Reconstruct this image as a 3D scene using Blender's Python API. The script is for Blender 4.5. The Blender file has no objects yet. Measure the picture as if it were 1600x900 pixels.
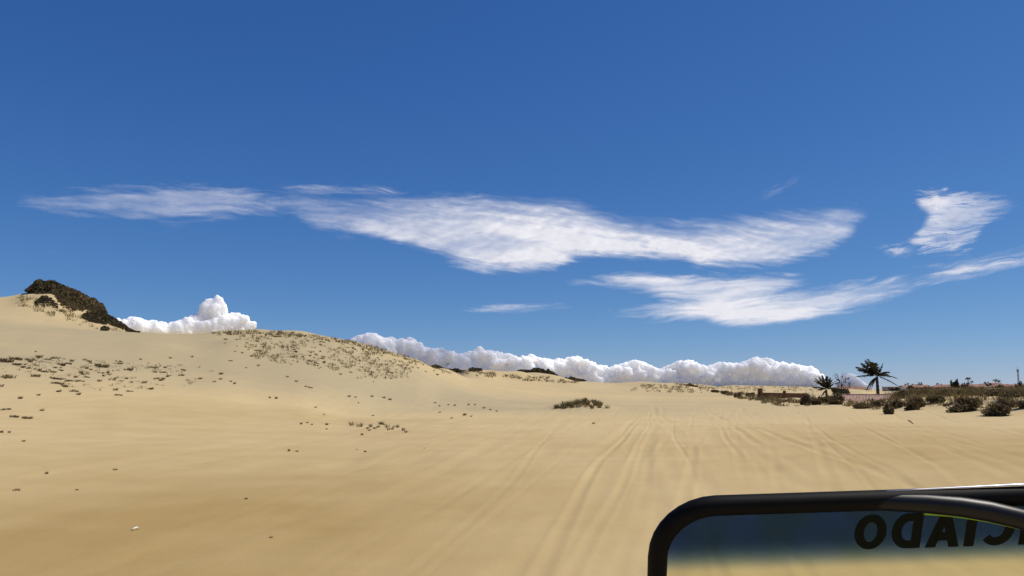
import bpy, math, random
import numpy as np
from mathutils import Vector, Matrix, Euler

R_ = math.radians
rng = np.random.default_rng(11)
random.seed(11)
S = bpy.context.scene
COL = S.collection

# ------------------------------------------------------------------ camera
F = 1232.0                      # focal length in pixels of the 1600 x 900 photograph
H = 1.75                        # eye height above the sand
HOR = 608.0                     # row of the true horizon
PITCH = math.atan((HOR - 450) / F)
cam_data = bpy.data.cameras.new('camera')
cam = bpy.data.objects.new('camera', cam_data)
COL.objects.link(cam)
cam.location = (0, 0, H)
cam.rotation_euler = (math.pi / 2 + PITCH, 0, 0)
cam_data.sensor_width = 36
cam_data.lens = 36 * F / 1600
cam_data.clip_start = 0.05
cam_data.clip_end = 200000
S.camera = cam

# ------------------------------------------------------------------ light
SUN_EL, SUN_AZ = R_(55), R_(80)      # azimuth clockwise from the viewing direction
world = bpy.data.worlds.new('World')
S.world = world
world.use_nodes = True
wn = world.node_tree
wn.nodes.clear()
sky = wn.nodes.new('ShaderNodeTexSky')
sky.sky_type = 'NISHITA'
sky.sun_disc = False
sky.sun_elevation = SUN_EL
sky.sun_rotation = SUN_AZ
sky.altitude = 0
sky.air_density = 0.7
sky.dust_density = 0.0
sky.ozone_density = 6.0
# the camera's rendering of the whole sky: deeper and bluer than the raw spectrum
sep = wn.nodes.new('ShaderNodeSeparateColor')
com = wn.nodes.new('ShaderNodeCombineColor')
wn.links.new(sky.outputs[0], sep.inputs[0])
for i_, (k_, g_) in enumerate(((0.635, 1.15), (0.595, 0.86), (0.71, 0.60))):
    p_ = wn.nodes.new('ShaderNodeMath'); p_.operation = 'POWER'; p_.inputs[1].default_value = g_
    m_ = wn.nodes.new('ShaderNodeMath'); m_.operation = 'MULTIPLY'; m_.inputs[1].default_value = k_ * 0.1 ** (g_ - 1)
    wn.links.new(sep.outputs[i_], p_.inputs[0]); wn.links.new(p_.outputs[0], m_.inputs[0]); wn.links.new(m_.outputs[0], com.inputs[i_])
bg = wn.nodes.new('ShaderNodeBackground')
bg.inputs['Strength'].default_value = 0.10
wo = wn.nodes.new('ShaderNodeOutputWorld')
wn.links.new(com.outputs[0], bg.inputs['Color'])
wn.links.new(bg.outputs[0], wo.inputs['Surface'])

sun_data = bpy.data.lights.new('sun', 'SUN')
sun_data.energy = 4.3
sun_data.angle = R_(0.53)
sun_data.color = (1.0, 0.94, 0.84)
sun = bpy.data.objects.new('sun', sun_data)
COL.objects.link(sun)
SUN_DIR = Vector((math.sin(SUN_AZ) * math.cos(SUN_EL), math.cos(SUN_AZ) * math.cos(SUN_EL), math.sin(SUN_EL)))
sun.rotation_euler = SUN_DIR.to_track_quat('Z', 'Y').to_euler()

S.view_settings.view_transform = 'Standard'
S.view_settings.look = 'None'
S.view_settings.exposure = 0.0
S.view_settings.gamma = 1.0
S.render.engine = 'CYCLES'
S.cycles.max_bounces = 50
S.cycles.diffuse_bounces = 4
S.cycles.volume_bounces = 48
S.cycles.transparent_max_bounces = 16
S.cycles.use_denoising = True


# ------------------------------------------------------------------ maths helpers
def sm(e0, e1, x):
    t = np.clip((x - e0) / (e1 - e0), 0, 1)
    return t * t * (3 - 2 * t)


def _hash(ix, iy, iz, seed):
    h = (ix.astype(np.int64) * 374761393 + iy.astype(np.int64) * 668265263 + iz.astype(np.int64) * 2147483647 * 3 + seed * 974634777) & 0xFFFFFFFF
    h = ((h ^ (h >> 13)) * 1274126177) & 0xFFFFFFFF
    h = ((h ^ (h >> 16)) * 2246822519) & 0xFFFFFFFF
    h = h ^ (h >> 15)
    return (h & 0xFFFFFF) / float(0xFFFFFF) * 2 - 1


def noise2(x, y, seed=0):
    x = np.asarray(x, float); y = np.asarray(y, float)
    ix, iy = np.floor(x), np.floor(y)
    fx, fy = x - ix, y - iy
    ux, uy = fx * fx * fx * (fx * (fx * 6 - 15) + 10), fy * fy * fy * (fy * (fy * 6 - 15) + 10)
    z = np.zeros_like(ix)
    a = _hash(ix, iy, z, seed); b = _hash(ix + 1, iy, z, seed)
    c = _hash(ix, iy + 1, z, seed); d = _hash(ix + 1, iy + 1, z, seed)
    return (a * (1 - ux) + b * ux) * (1 - uy) + (c * (1 - ux) + d * ux) * uy


def noise3(p, seed=0):
    i = np.floor(p); f = p - i
    u = f * f * (3 - 2 * f)
    out = 0
    for dx in (0, 1):
        for dy in (0, 1):
            for dz in (0, 1):
                w = (u[:, 0] if dx else 1 - u[:, 0]) * (u[:, 1] if dy else 1 - u[:, 1]) * (u[:, 2] if dz else 1 - u[:, 2])
                out = out + w * _hash(i[:, 0] + dx, i[:, 1] + dy, i[:, 2] + dz, seed)
    return out


def fbm2(x, y, octv=4, seed=0, gain=0.5):
    s, a = 0, 1.0
    for k in range(octv):
        s = s + a * noise2(x * 2 ** k + 17.3 * k, y * 2 ** k - 9.1 * k, seed + k)
        a *= gain
    return s


def fbm3(p, octv=3, seed=0, gain=0.5):
    s, a = 0, 1.0
    for k in range(octv):
        s = s + a * noise3(p * 2 ** k + 11.7 * k, seed + k)
        a *= gain
    return s


def pchip(x, y, xq):
    x = np.asarray(x, float); y = np.asarray(y, float)
    h = np.diff(x); d = np.diff(y) / h
    m = np.zeros_like(y)
    for k in range(1, len(x) - 1):
        if d[k - 1] * d[k] > 0:
            w1, w2 = 2 * h[k] + h[k - 1], h[k] + 2 * h[k - 1]
            m[k] = (w1 + w2) / (w1 / d[k - 1] + w2 / d[k])
    m[0], m[-1] = d[0], d[-1]
    xq = np.clip(xq, x[0], x[-1])
    i = np.clip(np.searchsorted(x, xq, side='right') - 1, 0, len(x) - 2)
    t = (xq - x[i]) / h[i]
    return ((1 + 2 * t) * (1 - t) ** 2 * y[i] + t * (1 - t) ** 2 * h[i] * m[i]
            + t * t * (3 - 2 * t) * y[i + 1] + t * t * (t - 1) * h[i] * m[i + 1])


CP, SP = math.cos(PITCH), math.sin(PITCH)


def ray(px, py):
    xv = (np.asarray(px, float) - 800) / F
    yv = -(np.asarray(py, float) - 450) / F
    return xv, CP - yv * SP, SP + yv * CP


def px_az(px, py=HOR):
    x, y, _ = ray(px, py)
    return np.arctan2(x, y)


def slope_of(px, py):
    x, y, z = ray(px, py)
    return z / np.hypot(x, y)


# ------------------------------------------------------------------ the terrain as a height field
# each column: the profile of the dunes along one bearing, as (distance, picture row) pairs
COLS = {
    -500: [(20, 716), (30, 676), (40, 645), (50, 615), (60, 588), (75, 548), (90, 515), (105, 508), (130, 495)],
    -150: [(20, 718), (30, 678), (40, 647), (50, 618), (60, 588), (75, 547), (88, 514), (98, 503), (112, 500), (128, 482), (142, 470)],
    0: [(20, 722), (30, 680), (40, 648), (50, 619), (60, 590), (75, 548), (88, 515), (98, 504), (112, 501), (128, 479), (142, 464)],
    35: [(20, 722), (30, 680), (40, 648), (50, 619), (60, 591), (75, 549), (88, 517), (98, 507), (112, 504), (128, 478), (142, 458)],
    70: [(20, 722), (30, 680), (40, 648), (50, 620), (60, 592), (75, 551), (88, 520), (98, 510), (112, 508), (128, 480), (142, 456)],
    110: [(20, 722), (30, 680), (40, 649), (50, 621), (60, 593), (75, 553), (88, 523), (98, 513), (112, 512), (128, 491), (142, 472)],
    150: [(20, 722), (30, 680), (40, 650), (50, 622), (60, 594), (75, 556), (88, 525), (98, 516), (112, 516), (128, 501), (142, 489)],
    185: [(20, 722), (30, 680), (40, 650), (50, 623), (60, 596), (75, 558), (88, 527), (98, 518.5), (112, 518.5), (128, 513), (142, 510)],
    220: [(20, 722), (30, 681), (40, 651), (50, 625), (60, 598), (75, 560), (88, 529), (98, 521.5)],
    300: [(20, 722), (30, 682), (40, 654), (50, 629), (58, 609), (75, 566), (90, 534), (100, 524)],
    345: [(20, 722), (30, 683), (40, 656), (50, 632), (58, 611), (75, 568), (90, 535), (102, 519)],
    400: [(20, 722), (30, 684), (40, 659), (50, 637), (59, 614), (75, 574), (92, 534), (105, 516)],
    470: [(20, 722), (30, 685), (40, 661), (50, 641), (60, 617), (75, 580), (92, 541), (106, 520)],
    550: [(20, 722), (30, 685), (45, 658), (55, 645), (66, 618), (80, 585), (95, 553), (108, 532)],
    600: [(20, 719), (30, 683), (45, 658), (58, 646), (70, 622), (82, 596), (97, 565), (110, 545)],
    650: [(20, 718), (30, 681), (45, 657), (62, 643), (76, 620), (90, 594), (103, 575), (115, 562)],
    690: [(20, 717), (30, 680), (45, 656), (66, 640), (82, 622), (98, 602), (115, 585), (135, 577)],
    740: [(20, 716), (30, 680), (45, 656), (70, 639), (90, 622), (115, 605), (150, 590), (190, 579.5)],
    800: [(20, 716), (30, 680), (45, 656), (70, 639), (95, 627), (125, 612), (160, 599), (205, 585)],
    860: [(20, 716), (30, 680), (45, 656), (75, 638), (110, 625), (150, 610), (180, 600), (215, 588.5)],
    915: [(20, 716), (30, 680), (45, 656), (75, 637), (110, 626), (150, 615), (185, 605), (230, 596)],
    985: [(20, 716), (30, 680), (45, 656), (75, 637), (110, 628), (150, 618), (195, 608), (250, 598.5)],
    1020: [(20, 716), (30, 680), (45, 656), (75, 637), (110, 629), (150, 620), (185, 612), (205, 605), (240, 598.5)],
    1090: [(20, 716), (30, 680), (45, 656), (75, 637), (110, 629), (150, 621), (185, 614), (205, 608), (245, 601)],
    1150: [(20, 716), (30, 680), (45, 656), (75, 637), (110, 629), (150, 621), (200, 615), (290, 606), (360, 602)],
    1250: [(20, 716), (30, 680), (45, 656), (75, 637), (100, 631), (125, 628), (160, 624), (290, 610), (380, 604)],
    1300: [(20, 716), (30, 680), (45, 656), (70, 639), (95, 631), (120, 627), (160, 623), (300, 612), (390, 606)],
    1345: [(20, 716), (30, 680), (45, 656), (65, 643), (85, 636), (105, 631), (130, 628), (200, 618), (390, 608.5)],
    1390: [(20, 716), (30, 680), (45, 656), (60, 647), (72, 641), (85, 634), (100, 628), (125, 621), (180, 614)],
    1430: [(20, 716), (30, 680), (45, 656), (58, 646), (68, 638), (80, 630), (95, 623), (120, 616), (180, 611)],
    1500: [(20, 716), (30, 680), (42, 659), (52, 648), (62, 638), (75, 628), (92, 619), (115, 612), (160, 608)],
    1600: [(20, 716), (30, 679), (40, 660), (48, 649), (58, 637), (70, 626), (88, 616), (110, 610), (150, 607)],
    1800: [(20, 714), (30, 676), (40, 656), (50, 641), (60, 630), (75, 620), (95, 612), (130, 607)],
    2200: [(20, 714), (30, 676), (40, 657), (50, 645), (60, 637), (75, 628), (95, 620), (130, 612)],
}
RG = np.exp(np.linspace(math.log(2.0), math.log(60000), 420))
LRG = np.log(RG)
col_px = sorted(COLS)
col_az = [float(px_az(p)) for p in col_px]
profs = []
for p in col_px:
    nodes = COLS[p]
    rr = [2.0, 8.0, 12.0]; zz = [0.0, 0.0, 0.0]
    for (r, py) in nodes:
        rr.append(r); zz.append(H + r * float(slope_of(p, py)))
    rl, zl = rr[-1], zz[-1]
    rr += [rl * 1.12, rl * 1.45, max(rl * 2.2, 420), 1200, 60000]
    zz += [zl - 0.012 * rl, max(zl * 0.45, 0.3) if zl > 1.2 else min(zl - 0.02 * rl, 0.6), 0.5, 0.4, 0.4]
    profs.append(pchip(np.log(rr), zz, LRG))
col_az = [-math.pi, -2.1] + col_az + [1.9, math.pi]
flat = np.zeros_like(LRG)
profs = np.array([flat, flat] + profs + [flat, flat])
AZG = np.linspace(-math.pi, math.pi, 3201)
BASE = np.empty((len(AZG), len(RG)))
for j in range(len(RG)):
    BASE[:, j] = pchip(col_az, profs[:, j], AZG)


def base_h(az, r):
    u = np.clip((az + math.pi) / (2 * math.pi) * (len(AZG) - 1), 0, len(AZG) - 1.001)
    v = np.clip((np.log(np.maximum(r, 2.0)) - LRG[0]) / (LRG[-1] - LRG[0]) * (len(RG) - 1), 0, len(RG) - 1.001)
    i, j = u.astype(int), v.astype(int)
    a, b = u - i, v - j
    return (BASE[i, j] * (1 - a) + BASE[i + 1, j] * a) * (1 - b) + (BASE[i, j + 1] * (1 - a) + BASE[i + 1, j + 1] * a) * b


BUMPS = []   # (x, y, height, half width across, half width along, bearing)


def bump_at(px, r, h, sx, sy, rot=0.0):
    a = float(px_az(px))
    BUMPS.append((r * math.sin(a), r * math.cos(a), h, sx, sy, rot))


bump_at(907, 66, 0.75, 1.9, 1.5)          # the grassy mound in the middle of the plain
bump_at(885, 65.5, 0.25, 1.2, 1.0)
bump_at(592, 56, 0.12, 2.4, 1.2)
for (p, r, h, s) in [(1412, 76, 0.7, 1.3), (1452, 68, 0.5, 1.4), (1530, 62, 0.45, 1.4), (1586, 58, 0.40, 1.4), (1478, 70, 0.3, 1.2),
                     (1385, 88, 0.5, 1.6), (1345, 100, 0.4, 2.0), (1268, 112, 0.5, 1.6), (1240, 118, 0.5, 1.8), (1210, 128, 0.35, 2.0),
                     (1640, 56, 0.35, 1.8), (1700, 55, 0.4, 2.0)]:
    bump_at(p, r, h, s, s * 1.7, 0.5)
for k in range(26):                        # lumps of the tufted knolls far off
    p = 985 + rng.random() * 300
    bump_at(p, 205 + rng.random() * 120, 0.3 + rng.random() * 0.5, 2.5 + rng.random() * 2, 3 + rng.random() * 3)
for k in range(20):
    p = 700 + rng.random() * 215
    bump_at(p, 175 + rng.random() * 30, 0.2 + rng.random() * 0.4, 2 + rng.random() * 2, 3 + rng.random() * 2)
for k in range(22):                        # tufts hold small lumps of sand on the crest
    p = 350 + rng.random() * 320
    bump_at(p, 84 + rng.random() * 22, 0.1 + rng.random() * 0.2, 1 + rng.random(), 1 + rng.random())
for k in range(12):
    p = 20 + rng.random() * 150
    bump_at(p, 128 + rng.random() * 10, 0.2 + rng.random() * 0.4, 1.2 + rng.random(), 1.2 + rng.random())


def height(x, y):
    x = np.atleast_1d(np.asarray(x, float)); y = np.atleast_1d(np.asarray(y, float))
    r = np.hypot(x, y); az = np.arctan2(x, y)
    z = base_h(az, r)
    for (bx, by, h, sx, sy, rot) in BUMPS:
        dx, dy = x - bx, y - by
        m = (np.abs(dx) < 4 * max(sx, sy)) & (np.abs(dy) < 4 * max(sx, sy))
        if not m.any():
            continue
        c, s = math.cos(rot), math.sin(rot)
        u, v = dx[m] * c - dy[m] * s, dx[m] * s + dy[m] * c
        z[m] += h * np.exp(-0.5 * ((u / sx) ** 2 + (v / sy) ** 2))
    k = sm(15, 60, r) * (1 - sm(500, 900, r))
    z += k * 0.15 * fbm2(x / 13.0, y / 13.0, 3, 5)
    z += 0.022 * fbm2(x / 3.1, y / 3.1, 2, 9) * sm(5, 20, r) * (1 - sm(150, 300, r))
    return z


TRACKS = []     # (offset, slope, bend, depth, half width, phase)
for k in range(9):      # pairs of ruts left by cars that ran straight ahead
    o = -4.2 + k * 1.15 + rng.normal() * 0.35
    sl = 0.150 + 0.012 * k + rng.normal() * 0.012
    d, w, ph = 0.007 + rng.random() ** 2 * 0.020, 0.10 + rng.random() * 0.12, rng.random() * 9
    for e in (-0.72, 0.72):
        TRACKS.append((o + e, sl, rng.normal() * 0.0004, d, w, ph))
for k in range(8):      # and others that bore to the right
    o = 1.0 + k * 1.3 + rng.normal() * 0.4
    sl = 0.24 + 0.03 * k + rng.normal() * 0.02
    d, w, ph = 0.006 + rng.random() ** 2 * 0.020, 0.11 + rng.random() * 0.14, rng.random() * 9
    for e in (-0.72, 0.72):
        TRACKS.append((o + e, sl, rng.normal() * 0.0006, d, w, ph))
for k in range(5):      # fainter ones to the left
    o = -3.0 - k * 1.6 + rng.normal() * 0.3
    sl = 0.13 - 0.035 * k + rng.normal() * 0.02
    d, w, ph = 0.006 + rng.random() * 0.014, 0.16 + rng.random() * 0.14, rng.random() * 9
    for e in (-0.72, 0.72):
        TRACKS.append((o + e, sl, -0.0004, d, w, ph))

for (o, sl, d, w) in ((-1.10, 0.178, 0.050, 0.085), (-0.55, 0.172, 0.028, 0.07), (0.35, 0.19, 0.03, 0.06), (1.45, 0.205, 0.034, 0.08), (2.6, 0.30, 0.045, 0.085), (3.3, 0.33, 0.04, 0.08), (5.0, 0.36, 0.04, 0.09), (-2.6, 0.13, 0.022, 0.09), (-4.4, 0.05, 0.02, 0.10)):
    TRACKS.append((o, sl, 0.0002, d * 0.42, w * 0.85, o * 3.1))      # the freshest, still sharp

for k in range(34):      # many faint fine lines, crossing at small angles
    o = -6 + 0.36 * k + rng.normal() * 0.3
    TRACKS.append((o, 0.15 + 0.012 * max(0, k - 6) * 0.8 + rng.normal() * 0.02, rng.normal() * 0.0003, 0.005 + 0.010 * rng.random() ** 2, 0.045 + 0.05 * rng.random(), rng.random() * 9))


def tracks(x, y):
    z = np.zeros_like(x)
    m = (y > 3) & (y < 120) & (np.abs(x) < 70)
    X, Y = x[m], y[m]
    t = np.zeros_like(X)
    for (o, sl, b, d, w, ph) in TRACKS:
        cx = o + sl * Y + b * Y * Y + 0.22 * np.sin(Y * 0.09 + ph) + 0.06 * np.sin(Y * 0.31 + 2 * ph)
        q = (X - cx) / w
        live = 0.15 + 0.85 * sm(-0.5, 0.4, noise2(Y * 0.09 + ph * 7, Y * 0 + o, 3))
        t += live * d * (-1.0 * np.exp(-q * q) + 0.55 * np.exp(-((np.abs(q) - 1.9) / 0.7) ** 2))
    t *= 0.8 * (1 - sm(60, 110, Y)) * (0.5 + 0.5 * sm(8, 26, Y))
    t += 0.012 * fbm2(X / 0.9 - 0.2 * Y / 0.9, Y / 2.5, 3, 31) * sm(-14, -4, X - 0.15 * Y)
    z[m] = t
    return z


def hit(px, py, rmin=5.0, rmax=900.0):
    """the point of the ground that the ray through (px, py) meets first"""
    x, y, z = [float(v) for v in ray(px, py)]
    n = math.hypot(x, y)
    r = np.exp(np.linspace(math.log(rmin), math.log(rmax), 1500))
    g = height(r * x / n, r * y / n)
    lz = H + r * z / n
    k = np.nonzero(g >= lz)[0]
    if len(k) == 0:
        return None
    i = k[0]
    if i == 0:
        return Vector((r[0] * x / n, r[0] * y / n, g[0]))
    a, b = lz[i - 1] - g[i - 1], g[i] - lz[i]
    t = a / (a + b + 1e-9)
    rr = r[i - 1] * (1 - t) + r[i] * t
    return Vector((rr * x / n, rr * y / n, float(height(rr * x / n, rr * y / n)[0])))


def at_range(px, r, py=HOR):
    a = float(px_az(px, py))
    x, y = r * math.sin(a), r * math.cos(a)
    return Vector((x, y, float(height(x, y)[0])))


def px_point(px, py, r):
    """the world point at horizontal distance r seen at (px, py)"""
    x, y, z = [float(v) for v in ray(px, py)]
    n = math.hypot(x, y)
    return Vector((r * x / n, r * y / n, H + r * z / n))


def inpoly(x, y, poly):
    c = False
    j = len(poly) - 1
    for i in range(len(poly)):
        xi, yi = poly[i]; xj, yj = poly[j]
        if (yi > y) != (yj > y) and x < (xj - xi) * (y - yi) / (yj - yi) + xi:
            c = not c
        j = i
    return c


def rand_in(poly):
    xs = [p[0] for p in poly]; ys = [p[1] for p in poly]
    while True:
        x = min(xs) + rng.random() * (max(xs) - min(xs)); y = min(ys) + rng.random() * (max(ys) - min(ys))
        if inpoly(x, y, poly):
            return x, y


# ------------------------------------------------------------------ object helpers
def mesh_from(name, V, faces, smooth=False):
    m = bpy.data.meshes.new(name)
    V = np.asarray(V, float).reshape(-1, 3)
    if isinstance(faces, np.ndarray):
        k = faces.shape[1]; n = len(faces)
        m.vertices.add(len(V)); m.vertices.foreach_set('co', V.ravel())
        m.loops.add(n * k); m.loops.foreach_set('vertex_index', faces.ravel().astype(np.int32))
        m.polygons.add(n)
        m.polygons.foreach_set('loop_start', np.arange(0, n * k, k, dtype=np.int32))
        m.polygons.foreach_set('loop_total', np.full(n, k, dtype=np.int32))
        m.update(calc_edges=True); m.validate()
    else:
        m.from_pydata([tuple(v) for v in V], [], faces); m.update()
    if smooth:
        m.polygons.foreach_set('use_smooth', np.ones(len(m.polygons), dtype=bool))
    return m


def obj(name, mesh, mat=None, parent=None, loc=None):
    o = bpy.data.objects.new(name, mesh)
    COL.objects.link(o)
    if mat is not None and mesh is not None and len(mesh.materials) == 0:
        mesh.materials.append(mat)
    if parent is not None:
        o.parent = parent
    if loc is not None:
        o.location = loc
    return o


def tag(o, label=None, cat=None, group=None, kind=None):
    if label: o['label'] = label
    if cat: o['category'] = cat
    if group: o['group'] = group
    if kind: o['kind'] = kind
    return o


def empty(name, loc=(0, 0, 0), rz=0.0):
    o = bpy.data.objects.new(name, None)
    COL.objects.link(o)
    o.location = loc
    o.rotation_euler = (0, 0, rz)
    o.empty_display_size = 0.2
    return o


def copy_tree(o, parent=None):
    c = o.copy()
    COL.objects.link(c)
    if parent is not None:
        c.parent = parent
    for ch in [k for k in o.children]:
        copy_tree(ch, c)
    return c


class MB:
    def __init__(s):
        s.v, s.f = [], []

    def add(s, verts, faces):
        o = len(s.v)
        s.v += [tuple(v) for v in verts]
        s.f += [tuple(i + o for i in f) for f in faces]

    def box(s, c, d, rot=None):
        x, y, z = [k / 2 for k in d]
        vs = [Vector((a * x, b * y, e * z)) for e in (-1, 1) for b in (-1, 1) for a in (-1, 1)]
        if rot is not None:
            vs = [rot @ v for v in vs]
        s.add([v + Vector(c) for v in vs], [(0, 2, 3, 1), (4, 5, 7, 6), (0, 1, 5, 4), (2, 6, 7, 3), (0, 4, 6, 2), (1, 3, 7, 5)])

    def tube(s, pts, rad, n=8, cap=True, closed=False):
        pts = [Vector(p) for p in pts]
        rad = rad if isinstance(rad, (list, tuple)) else [rad] * len(pts)
        o = len(s.v); N = len(pts)
        up = None
        for i, p in enumerate(pts):
            a = pts[(i - 1) % N] if (closed or i > 0) else p
            b = pts[(i + 1) % N] if (closed or i < N - 1) else p
            t = (b - a)
            t = t.normalized() if t.length > 1e-9 else Vector((0, 0, 1))
            if up is None:
                up = Vector((1, 0, 0)) if abs(t.x) < 0.8 else Vector((0, 1, 0))
            u = (up - t * up.dot(t)).normalized(); w = t.cross(u); up = u
            for k in range(n):
                q = 2 * math.pi * k / n
                s.v.append(tuple(p + (u * math.cos(q) + w * math.sin(q)) * rad[i]))
        L = N if closed else N - 1
        for i in range(L):
            for k in range(n):
                a = o + i * n + k; b = o + i * n + (k + 1) % n
                j = (i + 1) % N
                s.f.append((a, b, o + j * n + (k + 1) % n, o + j * n + k))
        if cap and not closed:
            s.f.append(tuple(o + k for k in range(n))[::-1])
            s.f.append(tuple(o + (N - 1) * n + k for k in range(n)))

    def mesh(s, name, smooth=False):
        return mesh_from(name, s.v, s.f, smooth)

    def build(s, name, mat, parent=None, smooth=False, loc=None):
        return obj(name, s.mesh(name, smooth), mat, parent, loc)


# ------------------------------------------------------------------ materials
def nodes_of(name):
    m = bpy.data.materials.new(name)
    m.use_nodes = True
    nt = m.node_tree
    nt.nodes.clear()
    out = nt.nodes.new('ShaderNodeOutputMaterial')
    return m, nt, out


def plain(name, c, rough=0.8, var=0.25, scale=6.0, metal=0.0, bump=0.0, spec=0.3):
    m, nt, out = nodes_of(name)
    b = nt.nodes.new('ShaderNodeBsdfPrincipled')
    tc = nt.nodes.new('ShaderNodeTexCoord')
    n = nt.nodes.new('ShaderNodeTexNoise'); n.inputs['Scale'].default_value = scale; n.inputs['Detail'].default_value = 5
    r = nt.nodes.new('ShaderNodeValToRGB')
    r.color_ramp.elements[0].position = 0.3; r.color_ramp.elements[1].position = 0.7
    r.color_ramp.elements[0].color = (*[k * (1 - var) for k in c], 1)
    r.color_ramp.elements[1].color = (*[min(1, k * (1 + var)) for k in c], 1)
    nt.links.new(tc.outputs['Object'], n.inputs['Vector'])
    nt.links.new(n.outputs['Fac'], r.inputs['Fac'])
    nt.links.new(r.outputs['Color'], b.inputs['Base Color'])
    b.inputs['Roughness'].default_value = rough
    b.inputs['Metallic'].default_value = metal
    b.inputs['Specular IOR Level'].default_value = spec
    if bump:
        bp = nt.nodes.new('ShaderNodeBump'); bp.inputs['Strength'].default_value = bump; bp.inputs['Distance'].default_value = 0.05
        nt.links.new(n.outputs['Fac'], bp.inputs['Height']); nt.links.new(bp.outputs['Normal'], b.inputs['Normal'])
    nt.links.new(b.outputs[0], out.inputs['Surface'])
    return m


def leafy(name, c1, c2, c3=None, trans=0.25):
    m, nt, out = nodes_of(name)
    g = nt.nodes.new('ShaderNodeNewGeometry')
    r = nt.nodes.new('ShaderNodeValToRGB')
    r.color_ramp.elements[0].color = (*c1, 1); r.color_ramp.elements[1].color = (*c2, 1)
    if c3:
        e = r.color_ramp.elements.new(0.86); e.color = (*c2, 1)
        r.color_ramp.elements[2].color = (*c3, 1)
    nt.links.new(g.outputs['Random Per Island'], r.inputs['Fac'])
    d = nt.nodes.new('ShaderNodeBsdfDiffuse'); t = nt.nodes.new('ShaderNodeBsdfTranslucent')
    nt.links.new(r.outputs['Color'], d.inputs['Color']); nt.links.new(r.outputs['Color'], t.inputs['Color'])
    mx = nt.nodes.new('ShaderNodeMixShader'); mx.inputs[0].default_value = trans
    nt.links.new(d.outputs[0], mx.inputs[1]); nt.links.new(t.outputs[0], mx.inputs[2])
    nt.links.new(mx.outputs[0], out.inputs['Surface'])
    return m


def sand_material():
    m, nt, out = nodes_of('sand')
    L = nt.links.new
    N = nt.nodes.new
    b = N('ShaderNodeBsdfPrincipled')
    b.inputs['Roughness'].default_value = 0.95
    b.inputs['Specular IOR Level'].default_value = 0.12
    geo = N('ShaderNodeNewGeometry')
    at = N('ShaderNodeAttribute'); at.attribute_name = 'warm'

    def noise(scale, detail=5, rough=0.55, vec=None):
        n = N('ShaderNodeTexNoise'); n.inputs['Scale'].default_value = scale; n.inputs['Detail'].default_value = detail
        n.inputs['Roughness'].default_value = rough
        L(vec or geo.outputs['Position'], n.inputs['Vector'])
        return n.outputs['Fac']

    mp = N('ShaderNodeMapping'); mp.inputs['Rotation'].default_value = (0, 0, R_(10)); mp.inputs['Scale'].default_value = (1.0, 0.12, 1.0)
    L(geo.outputs['Position'], mp.inputs['Vector'])
    big = noise(0.06, 4)
    mid = noise(0.55, 5)
    streak = noise(1.1, 4, 0.6, mp.outputs[0])
    fine = noise(38, 3, 0.7)

    def math_(op, a, bb=None, c=None):
        k = N('ShaderNodeMath'); k.operation = op
        for i, v in enumerate((a, bb, c)):
            if v is None: continue
            if isinstance(v, (int, float)): k.inputs[i].default_value = v
            else: L(v, k.inputs[i])
        return k.outputs[0]

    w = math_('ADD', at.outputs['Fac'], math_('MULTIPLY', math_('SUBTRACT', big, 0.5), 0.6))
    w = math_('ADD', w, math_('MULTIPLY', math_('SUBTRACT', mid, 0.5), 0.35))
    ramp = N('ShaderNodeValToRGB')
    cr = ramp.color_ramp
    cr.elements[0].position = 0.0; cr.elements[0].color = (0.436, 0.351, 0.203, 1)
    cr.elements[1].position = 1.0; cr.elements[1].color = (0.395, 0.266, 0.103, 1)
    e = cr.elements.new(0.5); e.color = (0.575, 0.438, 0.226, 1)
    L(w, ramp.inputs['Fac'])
    mul = N('ShaderNodeMix'); mul.data_type = 'RGBA'; mul.blend_type = 'MULTIPLY'; mul.inputs[0].default_value = 1.0
    v = math_('ADD', 0.91, math_('MULTIPLY', streak, 0.09))
    v = math_('ADD', v, math_('MULTIPLY', math_('SUBTRACT', fine, 0.5), 0.22))
    cc = N('ShaderNodeCombineColor')
    for i in range(3): L(v, cc.inputs[i])
    L(ramp.outputs['Color'], mul.inputs[6]); L(cc.outputs[0], mul.inputs[7])
    L(mul.outputs[2], b.inputs['Base Color'])
    bp = N('ShaderNodeBump'); bp.inputs['Strength'].default_value = 0.35; bp.inputs['Distance'].default_value = 0.045
    hsum = math_('ADD', math_('MULTIPLY', mid, 0.8), math_('MULTIPLY', streak, 0.5))
    hsum = math_('ADD', hsum, math_('MULTIPLY', noise(7, 6, 0.65), 0.34))
    rp = N('ShaderNodeMapping'); rp.inputs['Rotation'].default_value = (0, 0, R_(-28)); rp.inputs['Scale'].default_value = (1.6, 9.0, 1.0)
    L(geo.outputs['Position'], rp.inputs['Vector'])
    hsum = math_('ADD', hsum, math_('MULTIPLY', noise(1.0, 3, 0.5, rp.outputs[0]), 0.22))     # small wind ripples
    L(hsum, bp.inputs['Height'])
    L(bp.outputs['Normal'], b.inputs['Normal'])
    L(b.outputs[0], out.inputs['Surface'])
    return m


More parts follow.
